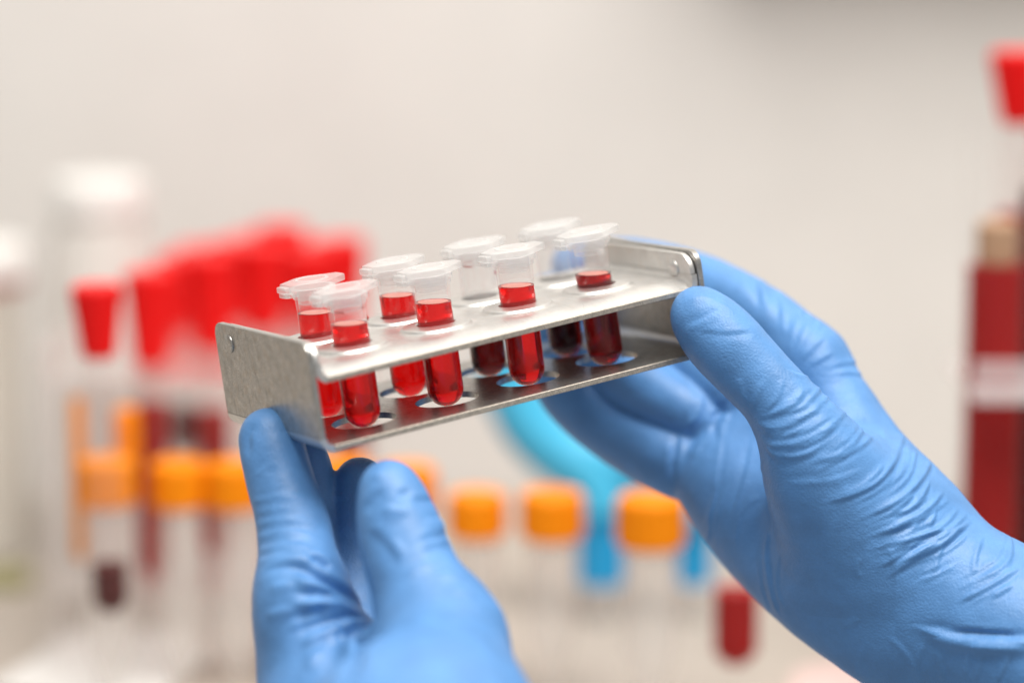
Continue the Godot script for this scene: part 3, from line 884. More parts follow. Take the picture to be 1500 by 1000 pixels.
	g.fold(1.5, 0.54, [Vector3(-15.9, -65.2, 77.3), Vector3(-8.7, -67.4, 75.1)])
	g.fold(1.5, 0.472, [Vector3(-23.9, -48.7, 63.2), Vector3(-19.8, -49, 58.2), Vector3(-19.2, -49.6, 51.6)])
	g.fold(1.4, 0.54, [Vector3(-35, -45.1, 62.2), Vector3(-27.6, -45.9, 63)])
	g.fold(1.4, 0.54, [Vector3(-20, -61.7, 73.4), Vector3(-12.7, -62.9, 71.5)])
	g.fold(1.6, 0.472, [Vector3(-38, -37, 56.6), Vector3(-35.2, -35.2, 56.5)])
	g.fold(1.5, 0.54, [Vector3(-29.1, -61.8, 71.8), Vector3(-20.1, -58.7, 69.6)])
	g.fold(1.4, 0.472, [Vector3(-16.2, -68.3, 81.8), Vector3(-6.3, -70.5, 77.2)])
	g.fold(1.5, -0.472, [Vector3(-17.8, -71.3, 88.5), Vector3(-4.5, -74.6, 81)])
	g.fold(1.6, 0.608, [Vector3(-66.3, -67.2, 49.8), Vector3(-59.6, -66.3, 52.4)])
	g.fold(1.5, 0.54, [Vector3(-67.5, -74.6, 50.7), Vector3(-59.4, -72.8, 54.6)])
	g.fold(1.05, 0.23, [Vector3(-61.7, -57.3, 44.5), Vector3(-59, -57.4, 45.2), Vector3(-57.1, -57.8, 45.5)])
	g.fold(1.65, 0.92, [Vector3(-60.1, -64, 51), Vector3(-53.2, -66.3, 51.8), Vector3(-46.9, -70, 49.5)])
	g.fold(1.5, 0.41, [Vector3(-51.8, -65.8, 50.8), Vector3(-47.9, -68.1, 49.3), Vector3(-44.8, -70.5, 46.9)])
	g.fold(1.5, 0.38, [Vector3(-50.8, -70.2, 52.5), Vector3(-47.7, -70.7, 50.6), Vector3(-43.6, -72.9, 47)])
	g.fold(1.35, 0.37, [Vector3(-57.7, -70.7, 54.3), Vector3(-51.9, -71.1, 53.5), Vector3(-47.8, -73.3, 52.1)])
	g.fold(1.5, 0.28, [Vector3(-57, -80.3, 56.8), Vector3(-51.5, -78, 55.9), Vector3(-44.8, -76.6, 52)])
	g.fold(1.35, 0.35, [Vector3(-57.5, -76.7, 55.6), Vector3(-50.2, -74.9, 54.2), Vector3(-41.4, -74.3, 43.8)])
	g.fold(3, 0.89, [Vector3(-44.4, -82.8, 110.8), Vector3(-42.7, -82.7, 60.7), Vector3(-37.6, -78.2, 70.2)])
	g.fold(2.7, 0.87, [Vector3(-55.9, -89.3, 64.5), Vector3(-49.9, -83.7, 60.6), Vector3(-43.5, -80.1, 55.4)])
	g.fold(2.55, 0.53, [Vector3(-38.8, -81.7, 119.1), Vector3(-37.8, -79.6, 113.4), Vector3(-37.1, -78.3, 102.7)])
	g.fold(2.25, 0.7, [Vector3(-57.9, -72.8, 54.8), Vector3(-51.1, -71.2, 53.1), Vector3(-45, -71.8, 48.4)])
	g.fold(2.4, 0.46, [Vector3(-53.4, -81.3, 57.9), Vector3(-47.2, -77.2, 54), Vector3(-42.3, -76.4, 49.3)])
	g.fold(2.4, 0.5, [Vector3(-37.9, -80.5, 117), Vector3(-35.4, -77.6, 104.7), Vector3(-34.4, -76, 78.5)])
	g.fold(1.5, 0.3, [Vector3(-46.7, -83.2, 60.6), Vector3(-44.6, -82.2, 59), Vector3(-43, -80.8, 56.3)])
	g.fold(1.65, 0.34, [Vector3(-33.1, -52.7, 66.1), Vector3(-30.9, -55.1, 67.8), Vector3(-29.4, -58, 69.5)])
	var base := Vector3(-35, -100, 30)
	var o := put(numbered("gloved_hand"), g.mesh(1, base), "nitrile", self)
	o.transform = stage * Transform3D(Basis.IDENTITY, base * MM)
	tag(o, "left hand in blue nitrile glove, forefinger under the left end plate, thumb apart", "hand", "hands in blue nitrile gloves")

# ------------------------------------------------------------------ the held rack, in millimetres: x along it, y up, z from its back to its front
const LENGTH := 129.36
const DEPTH := 63.38
const HEIGHT := 31.34
const SHELF := 20.75        # upper face of the top shelf
const SHEET := 1.75         # thickness
const PITCH_X := 27.18
const ROWS := 23.11
const FIRST := 23.15
const COLLAR := 3.88 - CAMBER   # height of the collars above the raised middle of the shelf
const CAMBER := 2.4         # the long edges of the top shelf dip by this much
const BEND := 4.0
var rack: Transform3D


func scaled(s: Shape) -> Shape:
	for i in s.v.size():
		s.v[i] *= MM
	return s


func dip(z: float) -> float:
	var d := minf(z, DEPTH - z)
	return -CAMBER * pow(1.0 - d / 8.5, 2.0) if d < 8.5 else 0.0


func curled(s: Shape, cx: float, cy: float, r: float, t: float, a0: float, a1: float, z0: float, z1: float, up: float) -> void:
	# a bent sheet that follows the dip of the shelf's long edges, with its upright leg drawn out to the height up
	var zs := [z0]
	for k in 5:
		zs.append(lerpf(z0, 8.5, (k + 1) / 5.0))
	for k in 6:
		zs.append(lerpf(DEPTH - 8.5, z1, k / 5.0))
	for i in zs.size() - 1:
		var ring := []
		for z in [zs[i], zs[i + 1]]:
			for rad in [r, r - t]:
				var pts := []
				for k in 9:
					var a := lerpf(a0, a1, k / 8.0)
					pts.append([Vector3(cx + cos(a) * rad, cy + sin(a) * rad + dip(z), z), Vector3(cos(a), sin(a), 0) * (1.0 if rad == r else -1.0)])
				var e: Vector3 = pts[0][0] if absf(cos(a0)) > 0.5 else pts[8][0]
				var en: Vector3 = pts[0][1] if absf(cos(a0)) > 0.5 else pts[8][1]
				if absf(cos(a0)) > 0.5:
					pts.push_front([Vector3(e.x, up, z), en])
				else:
					pts.append([Vector3(e.x, up, z), en])
				ring.append(pts)
		for k in 9:
			for j in 2:
				var A: Array = ring[j]
				var B: Array = ring[j + 2]
				s.quad(A[k][0], A[k + 1][0], B[k + 1][0], B[k][0], A[k][1], A[k + 1][1], B[k + 1][1], B[k][1])
			if i == 0:
				s.flat(ring[0][k][0], ring[0][k + 1][0], ring[1][k + 1][0], ring[1][k][0], Vector3.FORWARD)
			if i == zs.size() - 2:
				s.flat(ring[2][k][0], ring[2][k + 1][0], ring[3][k + 1][0], ring[3][k][0], Vector3.BACK)


func bend(s: Shape, cx: float, cy: float, r: float, t: float, a0: float, a1: float, z0: float, z1: float) -> void:
	# a quarter of a bent sheet, outer radius r, thickness t
	for k in 8:
		var p := lerpf(a0, a1, k / 8.0)
		var q := lerpf(a0, a1, (k + 1) / 8.0)
		var u := Vector3(cos(p), sin(p), 0)
		var w := Vector3(cos(q), sin(q), 0)
		var o := Vector3(cx, cy, 0)
		var f := Vector3(0, 0, z1)
		var b := Vector3(0, 0, z0)
		s.quad(o + u * r + b, o + w * r + b, o + w * r + f, o + u * r + f, u, w, w, u)
		s.quad(o + u * (r - t) + b, o + w * (r - t) + b, o + w * (r - t) + f, o + u * (r - t) + f, -u, -w, -w, -u)
		s.flat(o + u * (r - t) + f, o + w * (r - t) + f, o + w * r + f, o + u * r + f, Vector3.BACK)
		s.flat(o + u * (r - t) + b, o + w * (r - t) + b, o + w * r + b, o + u * r + b, Vector3.FORWARD)


func upright(y0: float, y1: float, z0: float, z1: float, x0: float, x1: float, r: float, edge: float) -> Shape:
	# an end plate standing across the rack, its two upper corners rounded
	var s := Shape.new()
	var at := Transform3D(Basis(Vector3(0, 0, 1), Vector3(1, 0, 0), Vector3(0, 1, 0)), Vector3(0, y0, z0))   # outline x to z, outline y to y, thickness to x
	s.slab(rounded(z1 - z0, y1 - y0, [0.0, 0.0, r, r]), x0, x1, edge, at)
	return s


func build_rack() -> void:
	var o := thing("tube_rack", "small two-level aluminium rack held up by both gloved hands", "tube rack", rack)
	# outer channel: two end plates and the bottom shelf, bent from one sheet
	for side in 2:
		var x := 0.0 if side == 0 else LENGTH - SHEET
		part("end_plate", scaled(upright(BEND, HEIGHT, 0.0, DEPTH, x, x + SHEET, 4.2, 0.28)), "worn_metal", o)
		var s := Shape.new()
		bend(s, BEND if side == 0 else LENGTH - BEND, BEND, BEND, SHEET, PI if side == 0 else 1.5 * PI, 1.5 * PI if side == 0 else TAU, 0.0, DEPTH)
		part("bend", scaled(s), "metal", o)
	for lev in 2:
		var y0 := 0.0 if lev == 0 else SHELF + CAMBER - SHEET
		var inset := BEND if lev == 0 else SHEET + 0.25 + 3.2
		var z0 := 0.0 if lev == 0 else 0.4
		var z1 := DEPTH - z0
		var zm := DEPTH / 2.0
		var hz := ROWS / 2.0
		var xa := FIRST - PITCH_X / 2.0
		var s := Shape.new()
		for i in 4:
			for j in 2:
				s.holed(xa + PITCH_X * i, xa + PITCH_X * (i + 1), zm - hz * 2.0 + ROWS * j, zm + ROWS * j, y0, y0 + SHEET, 9.35 if lev == 0 else 5.5)
		for y in [y0, y0 + SHEET]:
			var nn := Vector3.UP if y > y0 else Vector3.DOWN
			var zi := zm - hz * 2.0
			for r in [[inset, xa], [xa + PITCH_X * 4, LENGTH - inset]]:
				s.flat(Vector3(r[0], y, zi), Vector3(r[1], y, zi), Vector3(r[1], y, DEPTH - zi), Vector3(r[0], y, DEPTH - zi), nn)
			for k in 6:
				for sd in 2:
					var za := lerpf(z0, zi, k / 6.0)
					var zb := lerpf(z0, zi, (k + 1) / 6.0)
					if sd:
						za = DEPTH - za
						zb = DEPTH - zb
					var ua := Vector3(0, y + (dip(za) if lev else 0.0), za)
					var ub := Vector3(0, y + (dip(zb) if lev else 0.0), zb)
					var fn := (ub - ua).cross(Vector3.RIGHT).normalized()
					fn = fn * signf(fn.dot(nn))
					s.flat(ua + Vector3.RIGHT * inset, ua + Vector3.RIGHT * (LENGTH - inset), ub + Vector3.RIGHT * (LENGTH - inset), ub + Vector3.RIGHT * inset, fn)
		var shelf := part("bottom_shelf" if lev == 0 else "top_shelf", scaled(s), "worn_metal" if lev == 0 else "metal", o)
		# the sheared long edges, slightly rolled over
		for z in [z0, z1]:
			var e := Shape.new()
			var sg := 1.0 if z == z1 else -1.0
			var ya := y0 + (dip(z) if lev else 0.0)
			var yb := ya + SHEET
			e.quad(Vector3(inset, yb, z), Vector3(LENGTH - inset, yb, z), Vector3(LENGTH - inset, yb - 0.25, z + sg * 0.22), Vector3(inset, yb - 0.25, z + sg * 0.22), Vector3.UP, Vector3.UP, Vector3(0, 0.5, sg * 0.86), Vector3(0, 0.5, sg * 0.86))
			e.flat(Vector3(inset, yb - 0.25, z + sg * 0.22), Vector3(LENGTH - inset, yb - 0.25, z + sg * 0.22), Vector3(LENGTH - inset, ya + 0.2, z + sg * 0.22), Vector3(inset, ya + 0.2, z + sg * 0.22), Vector3(0, 0, sg))
			e.quad(Vector3(inset, ya + 0.2, z + sg * 0.22), Vector3(LENGTH - inset, ya + 0.2, z + sg * 0.22), Vector3(LENGTH - inset, ya, z), Vector3(inset, ya, z), Vector3(0, -0.5, sg * 0.86), Vector3(0, -0.5, sg * 0.86), Vector3.DOWN, Vector3.DOWN)
			part("sheared_edge", scaled(e), "cut_edge", shelf)
	# flanges of the top shelf, riveted to the end plates
	for side in 2:
		var x := SHEET + 0.25 if side == 0 else LENGTH - SHEET * 2.0 - 0.25
		var fl := part("flange", scaled(upright(SHELF + CAMBER - SHEET + 3.2, HEIGHT - 0.7, 0.4, DEPTH - 0.9, x, x + SHEET, 5.4, 0.3)), "metal", o)
		var s := Shape.new()
		# the shelf turns up into its flange
		var inner := 3.2 - SHEET
		curled(s, x + 3.2 if side == 0 else x + SHEET - 3.2, SHELF + CAMBER + inner, 3.2, SHEET, PI if side == 0 else 1.5 * PI, 1.5 * PI if side == 0 else TAU, 0.4, DEPTH - 0.4, SHELF + CAMBER + inner + 0.02)
		part("bend", scaled(s), "metal", fl)
		for z in [10.0, DEPTH - 10.0]:
			var r := Shape.new()
			var turn := Basis(Vector3(0, 0, 1), PI / 2.0 if side == 0 else -PI / 2.0)
			var outside := Transform3D(turn, Vector3(0.0 if side == 0 else LENGTH, HEIGHT - 5.6, z))
			var low: bool = side == 0 and z > 20.0
			r.lathe([Vector2(2.75, -0.1), Vector2(2.65, 0.08 if low else 0.36), Vector2(2.2, 0.12 if low else 0.58), Vector2(1.0, 0.12 if low else 0.62), Vector2(0.0, 0.12 if low else 0.63)], 28, outside)
			var inside := Transform3D(turn * Basis(Vector3(0, 0, 1), PI), Vector3(x + (SHEET if side == 0 else 0.0), HEIGHT - 5.6, z))
			var head := Shape.new()
			head.lathe([Vector2(2.7, -0.1), Vector2(2.6, 0.35), Vector2(2.2, 0.7), Vector2(1.4, 0.95), Vector2(0.6, 1.05), Vector2(0.0, 1.07)], 28, inside)
			part("rivet", scaled(r), "worn_metal", o)
			part("rivet", scaled(head), "metal", fl)
	# pressed collars round the holes of the top shelf
	for i in 4:
		for j in 2:
			var c := Shape.new()
			var y := SHELF + CAMBER
			c.lathe([Vector2(11.9, y - 0.03), Vector2(11.3, y + 0.08), Vector2(10.7, y + 0.2), Vector2(10.4, y + 0.42), Vector2(10.15, y + 0.75), Vector2(9.8, y + 0.98), Vector2(9.1, y + 1.1), Vector2(7.6, y + 1.2), Vector2(6.2, y + COLLAR - 0.1), Vector2(5.8, y + COLLAR - 0.12), Vector2(5.55, y + COLLAR - 0.3), Vector2(5.42, y + COLLAR - 0.7), Vector2(5.42, y - SHEET)], 56,
				Transform3D(Basis.IDENTITY, Vector3(FIRST + PITCH_X * i, 0, DEPTH / 2.0 + ROWS * (j - 0.5))))
			part("collar", scaled(c), "metal", o)


func micro_tube(col: int, row: int, level: float, turn: float, tilt: Vector2, label: String, look := "blood", traces := 0, slosh := 3.5) -> void:
	# level: height of the blood above the collar's top
	var basis := Basis.from_euler(Vector3(deg_to_rad(tilt.x), deg_to_rad(turn), deg_to_rad(tilt.y)))
	var place := rack * Transform3D(basis, Vector3(FIRST + PITCH_X * col, SHEET - 2.0, DEPTH / 2.0 + ROWS * (row - 0.5)) * MM)
	var o := thing("micro_tube", label, "micro tube", place, "micro tubes in the metal rack")
	var R := 5.35
	var top := SHELF + CAMBER + COLLAR - (SHEET - 2.0) + level
	var w := Shape.new()
	var prof := []
	for k in 9:
		var a := PI / 2.0 * k / 8.0
		prof.append(Vector2(R * sin(a), R - R * cos(a)))
	prof.append(Vector2(R, top + 1.1))
	w.lathe(prof, 44)
	var nk := Shape.new()
	nk.lathe([Vector2(R, top + 1.1), Vector2(R + 0.05, 34.0), Vector2(R + 0.15, 37.2)], 44)
	nk.lathe([Vector2(R - 0.75, top + 1.2), Vector2(R - 0.7, 37.5)], 44, Transform3D.IDENTITY, true)
	part("neck", scaled(nk), "neck_plastic", o)
	part("tube_wall", scaled(w), "clear_plastic", o)
	var c := Shape.new()
	c.lathe([Vector2(R + 0.2, 35.9), Vector2(R + 0.55, 36.0), Vector2(R + 0.6, 36.3), Vector2(R + 0.6, 37.2), Vector2(6.55, 37.3), Vector2(6.65, 37.5), Vector2(6.65, 38.8), Vector2(6.5, 39.0), Vector2(5.0, 39.05)], 44)
	c.box(Vector3(-9.2, 37.1, -1.6), Vector3(-5.6, 38.3, 1.6), 0.3)
	part("rim", scaled(c), "hazy_plastic", o)
	var p := Shape.new()
	p.lathe([Vector2(4.1, 34.6), Vector2(4.45, 34.3), Vector2(4.62, 34.7), Vector2(4.62, 39.2)], 44)
	part("plug", scaled(p), "hazy_plastic", o)
	var ol := PackedVector2Array()
	for k in 40:
		ol.append(Vector2(cos(TAU * k / 40.0), sin(TAU * k / 40.0)) * 7.0)
	ol.append_array([Vector2(9.9, 2.3), Vector2(10.1, 1.6), Vector2(10.1, -1.6), Vector2(9.9, -2.3), Vector2(-8.9, 3.0), Vector2(-8.9, -3.0)])
	var l := Shape.new()
	l.slab(Geometry2D.convex_hull(ol).slice(0, -1), 39.1, 41.1, 0.35)
	l.lathe([Vector2(5.0, 41.08), Vector2(4.85, 41.36), Vector2(4.5, 41.42), Vector2(4.15, 41.36), Vector2(4.0, 41.08)], 40)
	var lid := part("lid", scaled(l), "milky_plastic", o)
	var hg := Shape.new()
	hg.box(Vector3(-10.4, 38.7, -2.4), Vector3(-8.3, 40.5, 2.4), 0.35)
	hg.box(Vector3(-10.2, 37.3, -1.8), Vector3(-8.6, 38.6, 1.8), 0.3)
	part("hinge", scaled(hg), "milky_plastic", lid)
	# blood: its surface leans a little as the rack is moved, with a small rise where it meets the wall
	var g := (place.basis.inverse() * Vector3.UP.rotated(Vector3.BACK, deg_to_rad(slosh))).normalized()
	var b := Shape.new()
	var sheen_disc := Shape.new()
	var ri := R - 0.1
	var lp := []
	for k in 9:
		var a := PI / 2.0 * k / 8.0
		lp.append(Vector2(ri * sin(a), R - ri * cos(a)))
	lp.append(Vector2(ri, top - 3.0))
	b.lathe(lp, 44)
	for k in 44:
		var ring := []
		for kk in [k, k + 1]:
			var u := Vector3(cos(TAU * kk / 44.0), 0, sin(TAU * kk / 44.0))
			var y0 := top - (g.x * u.x + g.z * u.z) * ri / g.y
			var y1 := top - (g.x * u.x + g.z * u.z) * (ri - 0.7) / g.y
			ring.append([u, u * ri + Vector3.UP * (top - 3.0), u * ri + Vector3.UP * (y0 + 0.04), u * (ri - 0.7) + Vector3.UP * y1])
		var p0: Array = ring[0]
		var p1: Array = ring[1]
		b.quad(p0[1], p1[1], p1[2], p0[2], p0[0], p1[0], p1[0], p0[0])
		b.quad(p0[2], p1[2], p1[3], p0[3], (g - p0[0]).normalized(), (g - p1[0]).normalized(), g, g)
		b.tri(p0[3], p1[3], Vector3.UP * top, g, g, g)
		sheen_disc.tri(p0[3] * Vector3(0.98, 1, 0.98) + g * 0.05, p1[3] * Vector3(0.98, 1, 0.98) + g * 0.05, Vector3.UP * top + g * 0.05, g, g, g)
	var liquid := part("blood", scaled(b), look, o)
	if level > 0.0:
		part("sheen_disc", scaled(sheen_disc), "painted_sheen", liquid)  # disc whose pale colour stands in for light off the surface
	if traces > 0:
		for k in traces:
			var arc := []
			var a0 := 0.4 + 1.9 * k + col
			for q in 5:
				arc.append(Vector3(cos(a0 + q * 0.16) * 4.74, 34.5 + 0.05 * q, sin(a0 + q * 0.16) * 4.74))
			var st := Shape.new()
			st.hose(arc, 0.17 + 0.05 * (k % 2), 8)
			part("blood_trace", scaled(st), "dry_blood", o)
		var dr := Shape.new()
		dr.lathe([Vector2(0.75, -0.05), Vector2(0.68, 0.18), Vector2(0.45, 0.36), Vector2(0.0, 0.44)], 16, Transform3D(Basis(Vector3(0, 0, 1), -PI / 2.0).rotated(Vector3.UP, -0.35), Vector3(cos(0.35) * (R + 0.05), 31.0, sin(0.35) * (R + 0.05))))
		part("blood_drop", scaled(dr), "dry_blood", o)


# ------------------------------------------------------------------ things on the bench (metres)
func bench_tube(called: String, label: String, category: String, group: String, foot: Vector3, radius: float, wall_top: float, lean: Vector2, wall: String, cap: Array, fill: Array, tapered := false) -> Node3D:
	# cap: [material, y0, y1, radius at y0, radius at y1] ; fill: [material, y0, y1]; heights from the foot
	var o := thing(called, label, category, Transform3D(Basis.from_euler(Vector3(deg_to_rad(lean.x), 0, deg_to_rad(lean.y))), foot), group)
	var s := Shape.new()
	var prof := []
	if tapered:
		prof = [Vector2(0.0, 0.0), Vector2(radius * 0.25, 0.0005), Vector2(radius * 0.97, radius * 2.4), Vector2(radius, radius * 2.7), Vector2(radius, wall_top)]
	else:
		for k in 7:
			var a := PI / 2.0 * k / 6.0
			prof.append(Vector2(radius * sin(a), radius - radius * cos(a)))
		prof.append(Vector2(radius, wall_top))
	s.lathe(prof, 28)
	part("tube_wall", s, wall, o)
	if cap:
		var c := Shape.new()
		var e := 0.0012
		c.lathe([Vector2(0, cap[1]), Vector2(cap[3] - e, cap[1]), Vector2(cap[3], cap[1] + e), Vector2(cap[4], cap[2] - e), Vector2(cap[4] - e, cap[2]), Vector2(0, cap[2])], 28)
		for k in 24:
			var a := TAU * k / 24.0
			var u := Vector3(cos(a), 0, sin(a))
			var t := Vector3(-sin(a), 0, cos(a)) * 0.0006
			var y0: float = cap[1] + 0.002
			var y1: float = cap[2] - 0.002
			var p0: Vector3 = u * cap[3] + Vector3.UP * y0
			var p1: Vector3 = u * cap[4] + Vector3.UP * y1
			c.quad(p0 - t, p0 + u * 0.0005, p1 + u * 0.0005, p1 - t, (u - t.normalized()).normalized(), u, u, (u - t.normalized()).normalized())
			c.quad(p0 + t, p0 + u * 0.0005, p1 + u * 0.0005, p1 + t, (u + t.normalized()).normalized(), u, u, (u + t.normalized()).normalized())
		part("cap", c, cap[0], o)
	if fill:
		var f := Shape.new()
		var r := radius * 0.94
		var fp := []
		if fill[1] < 0.002:
			for k in 7:
				var a := PI / 2.0 * k / 6.0
				fp.append(Vector2(r * sin(a), radius - r * cos(a)))
		else:
			fp = [Vector2(0, fill[1]), Vector2(r * 0.6, fill[1] + 0.002), Vector2(r, fill[1] + 0.006)]
		fp.append_array([Vector2(r, fill[2]), Vector2(0, fill[2])])
		f.lathe(fp, 28)
		part("blood", f, fill[0], o)
	return o


func build_room() -> void:
	var s := Shape.new()
	s.box(Vector3(-1.6, -0.9, -1.600), Vector3(1.6, 2.2, -1.500))
	setting("wall", s, "wall_paint")
	var b := Shape.new()
	b.box(Vector3(-1.5, -0.04, -1.499), Vector3(1.5, 0.0, -1.0), 0.006)
	setting("bench_top", b, "bench_laminate")
	var cb := Shape.new()
	cb.box(Vector3(0.09, 0.315, -1.499), Vector3(1.0, 0.9, -1.425), 0.004)  # unseen box added above the view to shade the upper right of the wall
	var blocker := part("shade_blocker", cb, "white_plastic", self)
	tag(blocker, "added unseen white cabinet on the wall above the right hand, shading the wall below", "blocker")


func build_bench() -> void:
	bench_tube("blood_tube", "red-capped tube standing leftmost in the left rack, dark blood at its foot", "blood tube", "red-capped blood tubes in the left rack", Vector3(-0.1482, 0.0411, -1.1150), 0.0070, 0.0977, Vector2(0, 1.41), "stained_wall", ["red_cap", 0.0962, 0.1233, 0.0060, 0.0091], ["dark_blood", 0.0000, 0.0191])
	bench_tube("blood_tube", "red-capped blood tube second from the left, above the second orange cap", "blood tube", "red-capped blood tubes in the left rack", Vector3(-0.1438, 0.0175, -1.2124), 0.0069, 0.1012, Vector2(0, -0.23), "stained_wall", ["red_cap", 0.0997, 0.1368, 0.0065, 0.0099], ["bright_blood", 0.0122, 0.0838])
	bench_tube("blood_tube", "red-capped tube behind the left end plate of the metal rack", "blood tube", "red-capped blood tubes in the left rack", Vector3(-0.1209, 0.0125, -1.2420), 0.0071, 0.1070, Vector2(0, 0.56), "stained_wall", ["red_cap", 0.1055, 0.1439, 0.0067, 0.0101], ["bright_blood", 0.0180, 0.0803])
	bench_tube("blood_tube", "red-capped tube standing just left of the rear left micro tube", "blood tube", "red-capped blood tubes in the left rack", Vector3(-0.1022, 0.0000, -1.2601), 0.0072, 0.1242, Vector2(0, 0.10), "stained_wall", ["red_cap", 0.1227, 0.1578, 0.0068, 0.0103], [])
	bench_tube("blood_tube", "red-capped tube in the back row between second and third front tubes", "blood tube", "red-capped blood tubes in the left rack", Vector3(-0.1422, 0.0000, -1.3210), 0.0075, 0.1127, Vector2(0, -0.00), "stained_wall", ["red_cap", 0.1112, 0.1438, 0.0071, 0.0108], ["dark_blood", 0.0568, 0.0788])
	bench_tube("blood_tube", "red-capped tube in the middle of the back row of the left rack", "blood tube", "red-capped blood tubes in the left rack", Vector3(-0.1212, 0.0000, -1.3312), 0.0076, 0.1155, Vector2(0, -0.00), "stained_wall", ["red_cap", 0.1140, 0.1489, 0.0071, 0.0108], [])
	bench_tube("blood_tube", "tallest red-capped tube in the back row of the left rack", "blood tube", "red-capped blood tubes in the left rack", Vector3(-0.1006, 0.0000, -1.3413), 0.0076, 0.1168, Vector2(0, -0.00), "stained_wall", ["red_cap", 0.1153, 0.1547, 0.0072, 0.0109], [])
	bench_tube("blood_tube", "red-capped tube partly hidden by the rear left micro tube", "blood tube", "red-capped blood tubes in the left rack", Vector3(-0.0862, 0.0000, -1.2906), 0.0074, 0.1215, Vector2(0, -0.00), "stained_wall", ["red_cap", 0.1200, 0.1516, 0.0069, 0.0105], [])
	bench_tube("blood_tube", "rightmost red-capped tube of the left rack", "blood tube", "red-capped blood tubes in the left rack", Vector3(-0.0681, 0.0000, -1.3210), 0.0075, 0.1142, Vector2(0, 2.25), "stained_wall", ["red_cap", 0.1127, 0.1518, 0.0071, 0.0108], ["bright_blood", 0.0391, 0.0862])
	bench_tube("blood_tube", "red-capped tube crowded behind the second front tube", "blood tube", "red-capped blood tubes in the left rack", Vector3(-0.1501, 0.0000, -1.3007), 0.0074, 0.1088, Vector2(0, -0.00), "stained_wall", ["red_cap", 0.1073, 0.1386, 0.0070, 0.0106], [])
	bench_tube("blood_tube", "red-capped tube deep in the left rack behind the back row", "blood tube", "red-capped blood tubes in the left rack", Vector3(-0.1393, 0.0000, -1.3718), 0.0078, 0.1058, Vector2(0, -0.00), "stained_wall", ["red_cap", 0.1043, 0.1409, 0.0074, 0.0111], [])
	bench_tube("blood_tube", "red-capped tube deep in the left rack left of the tallest one", "blood tube", "red-capped blood tubes in the left rack", Vector3(-0.1147, 0.0000, -1.3820), 0.0079, 0.1087, Vector2(0, -0.00), "stained_wall", ["red_cap", 0.1072, 0.1444, 0.0074, 0.0112], [])
	bench_tube("blood_tube", "red-capped tube deep in the left rack left of the rightmost one", "blood tube", "red-capped blood tubes in the left rack", Vector3(-0.0873, 0.0000, -1.3820), 0.0079, 0.1087, Vector2(0, -0.00), "stained_wall", ["red_cap", 0.1072, 0.1410, 0.0074, 0.0112], [])
	bench_tube("conical_tube", "orange-capped conical tube at the left end of the row", "conical tube", "orange-capped tubes on the bench", Vector3(-0.1534, 0.0000, -1.1484), 0.0090, 0.0766, Vector2(0, -0.00), "frosted_tube", ["orange_cap", 0.0751, 0.0923, 0.0112, 0.0112], [], true)
	bench_tube("conical_tube", "orange-capped conical tube under the second red cap", "conical tube", "orange-capped tubes on the bench", Vector3(-0.1275, 0.0000, -1.1586), 0.0086, 0.0733, Vector2(0, -0.00), "frosted_tube", ["orange_cap", 0.0718, 0.0892, 0.0108, 0.0108], [], true)
	bench_tube("conical_tube", "orange-capped conical tube beside the left forefinger", "conical tube", "orange-capped tubes on the bench", Vector3(-0.1059, 0.0000, -1.1586), 0.0086, 0.0730, Vector2(0, -0.00), "frosted_tube", ["orange_cap", 0.0715, 0.0889, 0.0108, 0.0108], [], true)
	bench_tube("conical_tube", "orange-capped conical tube hidden behind the left forefinger", "conical tube", "orange-capped tubes on the bench", Vector3(-0.0843, 0.0000, -1.1586), 0.0086, 0.0733, Vector2(0, -0.00), "frosted_tube", ["orange_cap", 0.0718, 0.0892, 0.0108, 0.0108], [], true)
	bench_tube("conical_tube", "orange-capped conical tube seen between the left fingers", "conical tube", "orange-capped tubes on the bench", Vector3(-0.0643, 0.0000, -1.1586), 0.0084, 0.0743, Vector2(0, -0.00), "frosted_tube", ["orange_cap", 0.0728, 0.0897, 0.0105, 0.0105], [], true)
	bench_tube("conical_tube", "orange-capped conical tube peeping out beside the left thumb", "conical tube", "orange-capped tubes on the bench", Vector3(-0.0399, -0.0000, -1.1687), 0.0083, 0.0695, Vector2(0, -0.00), "frosted_tube", ["orange_cap", 0.0680, 0.0850, 0.0104, 0.0104], [], true)
	bench_tube("conical_tube", "orange-capped conical tube right of the left thumb, smallest of three", "conical tube", "orange-capped tubes on the bench", Vector3(-0.0134, 0.0000, -1.1586), 0.0086, 0.0616, Vector2(0, -0.00), "frosted_tube", ["orange_cap", 0.0601, 0.0770, 0.0108, 0.0108], [], true)
	bench_tube("conical_tube", "orange-capped conical tube in the middle between the hands", "conical tube", "orange-capped tubes on the bench", Vector3(0.0152, 0.0000, -1.1484), 0.0094, 0.0636, Vector2(0, -0.00), "frosted_tube", ["orange_cap", 0.0621, 0.0796, 0.0118, 0.0118], [], true)
	bench_tube("conical_tube", "largest orange-capped conical tube, beside the right little finger", "conical tube", "orange-capped tubes on the bench", Vector3(0.0512, 0.0000, -1.1179), 0.0100, 0.0677, Vector2(0, -0.00), "frosted_tube", ["orange_cap", 0.0662, 0.0850, 0.0125, 0.0125], [], true)
	bench_tube("orange_stick", "thin pale orange stick at the left edge of the left rack", "stick", "", Vector3(-0.1665, 0.0486, -1.1671), 0.0029, 0.0636, Vector2(0, -0.00), "orange_rod", [], [])
	bench_tube("narrow_tube", "narrow tube with an orange top above the leftmost orange cap", "narrow tube", "", Vector3(-0.1495, 0.0000, -1.1789), 0.0032, 0.0861, Vector2(0, -0.00), "tube_wall", ["orange_cap", 0.0846, 0.1060, 0.0046, 0.0046], [])
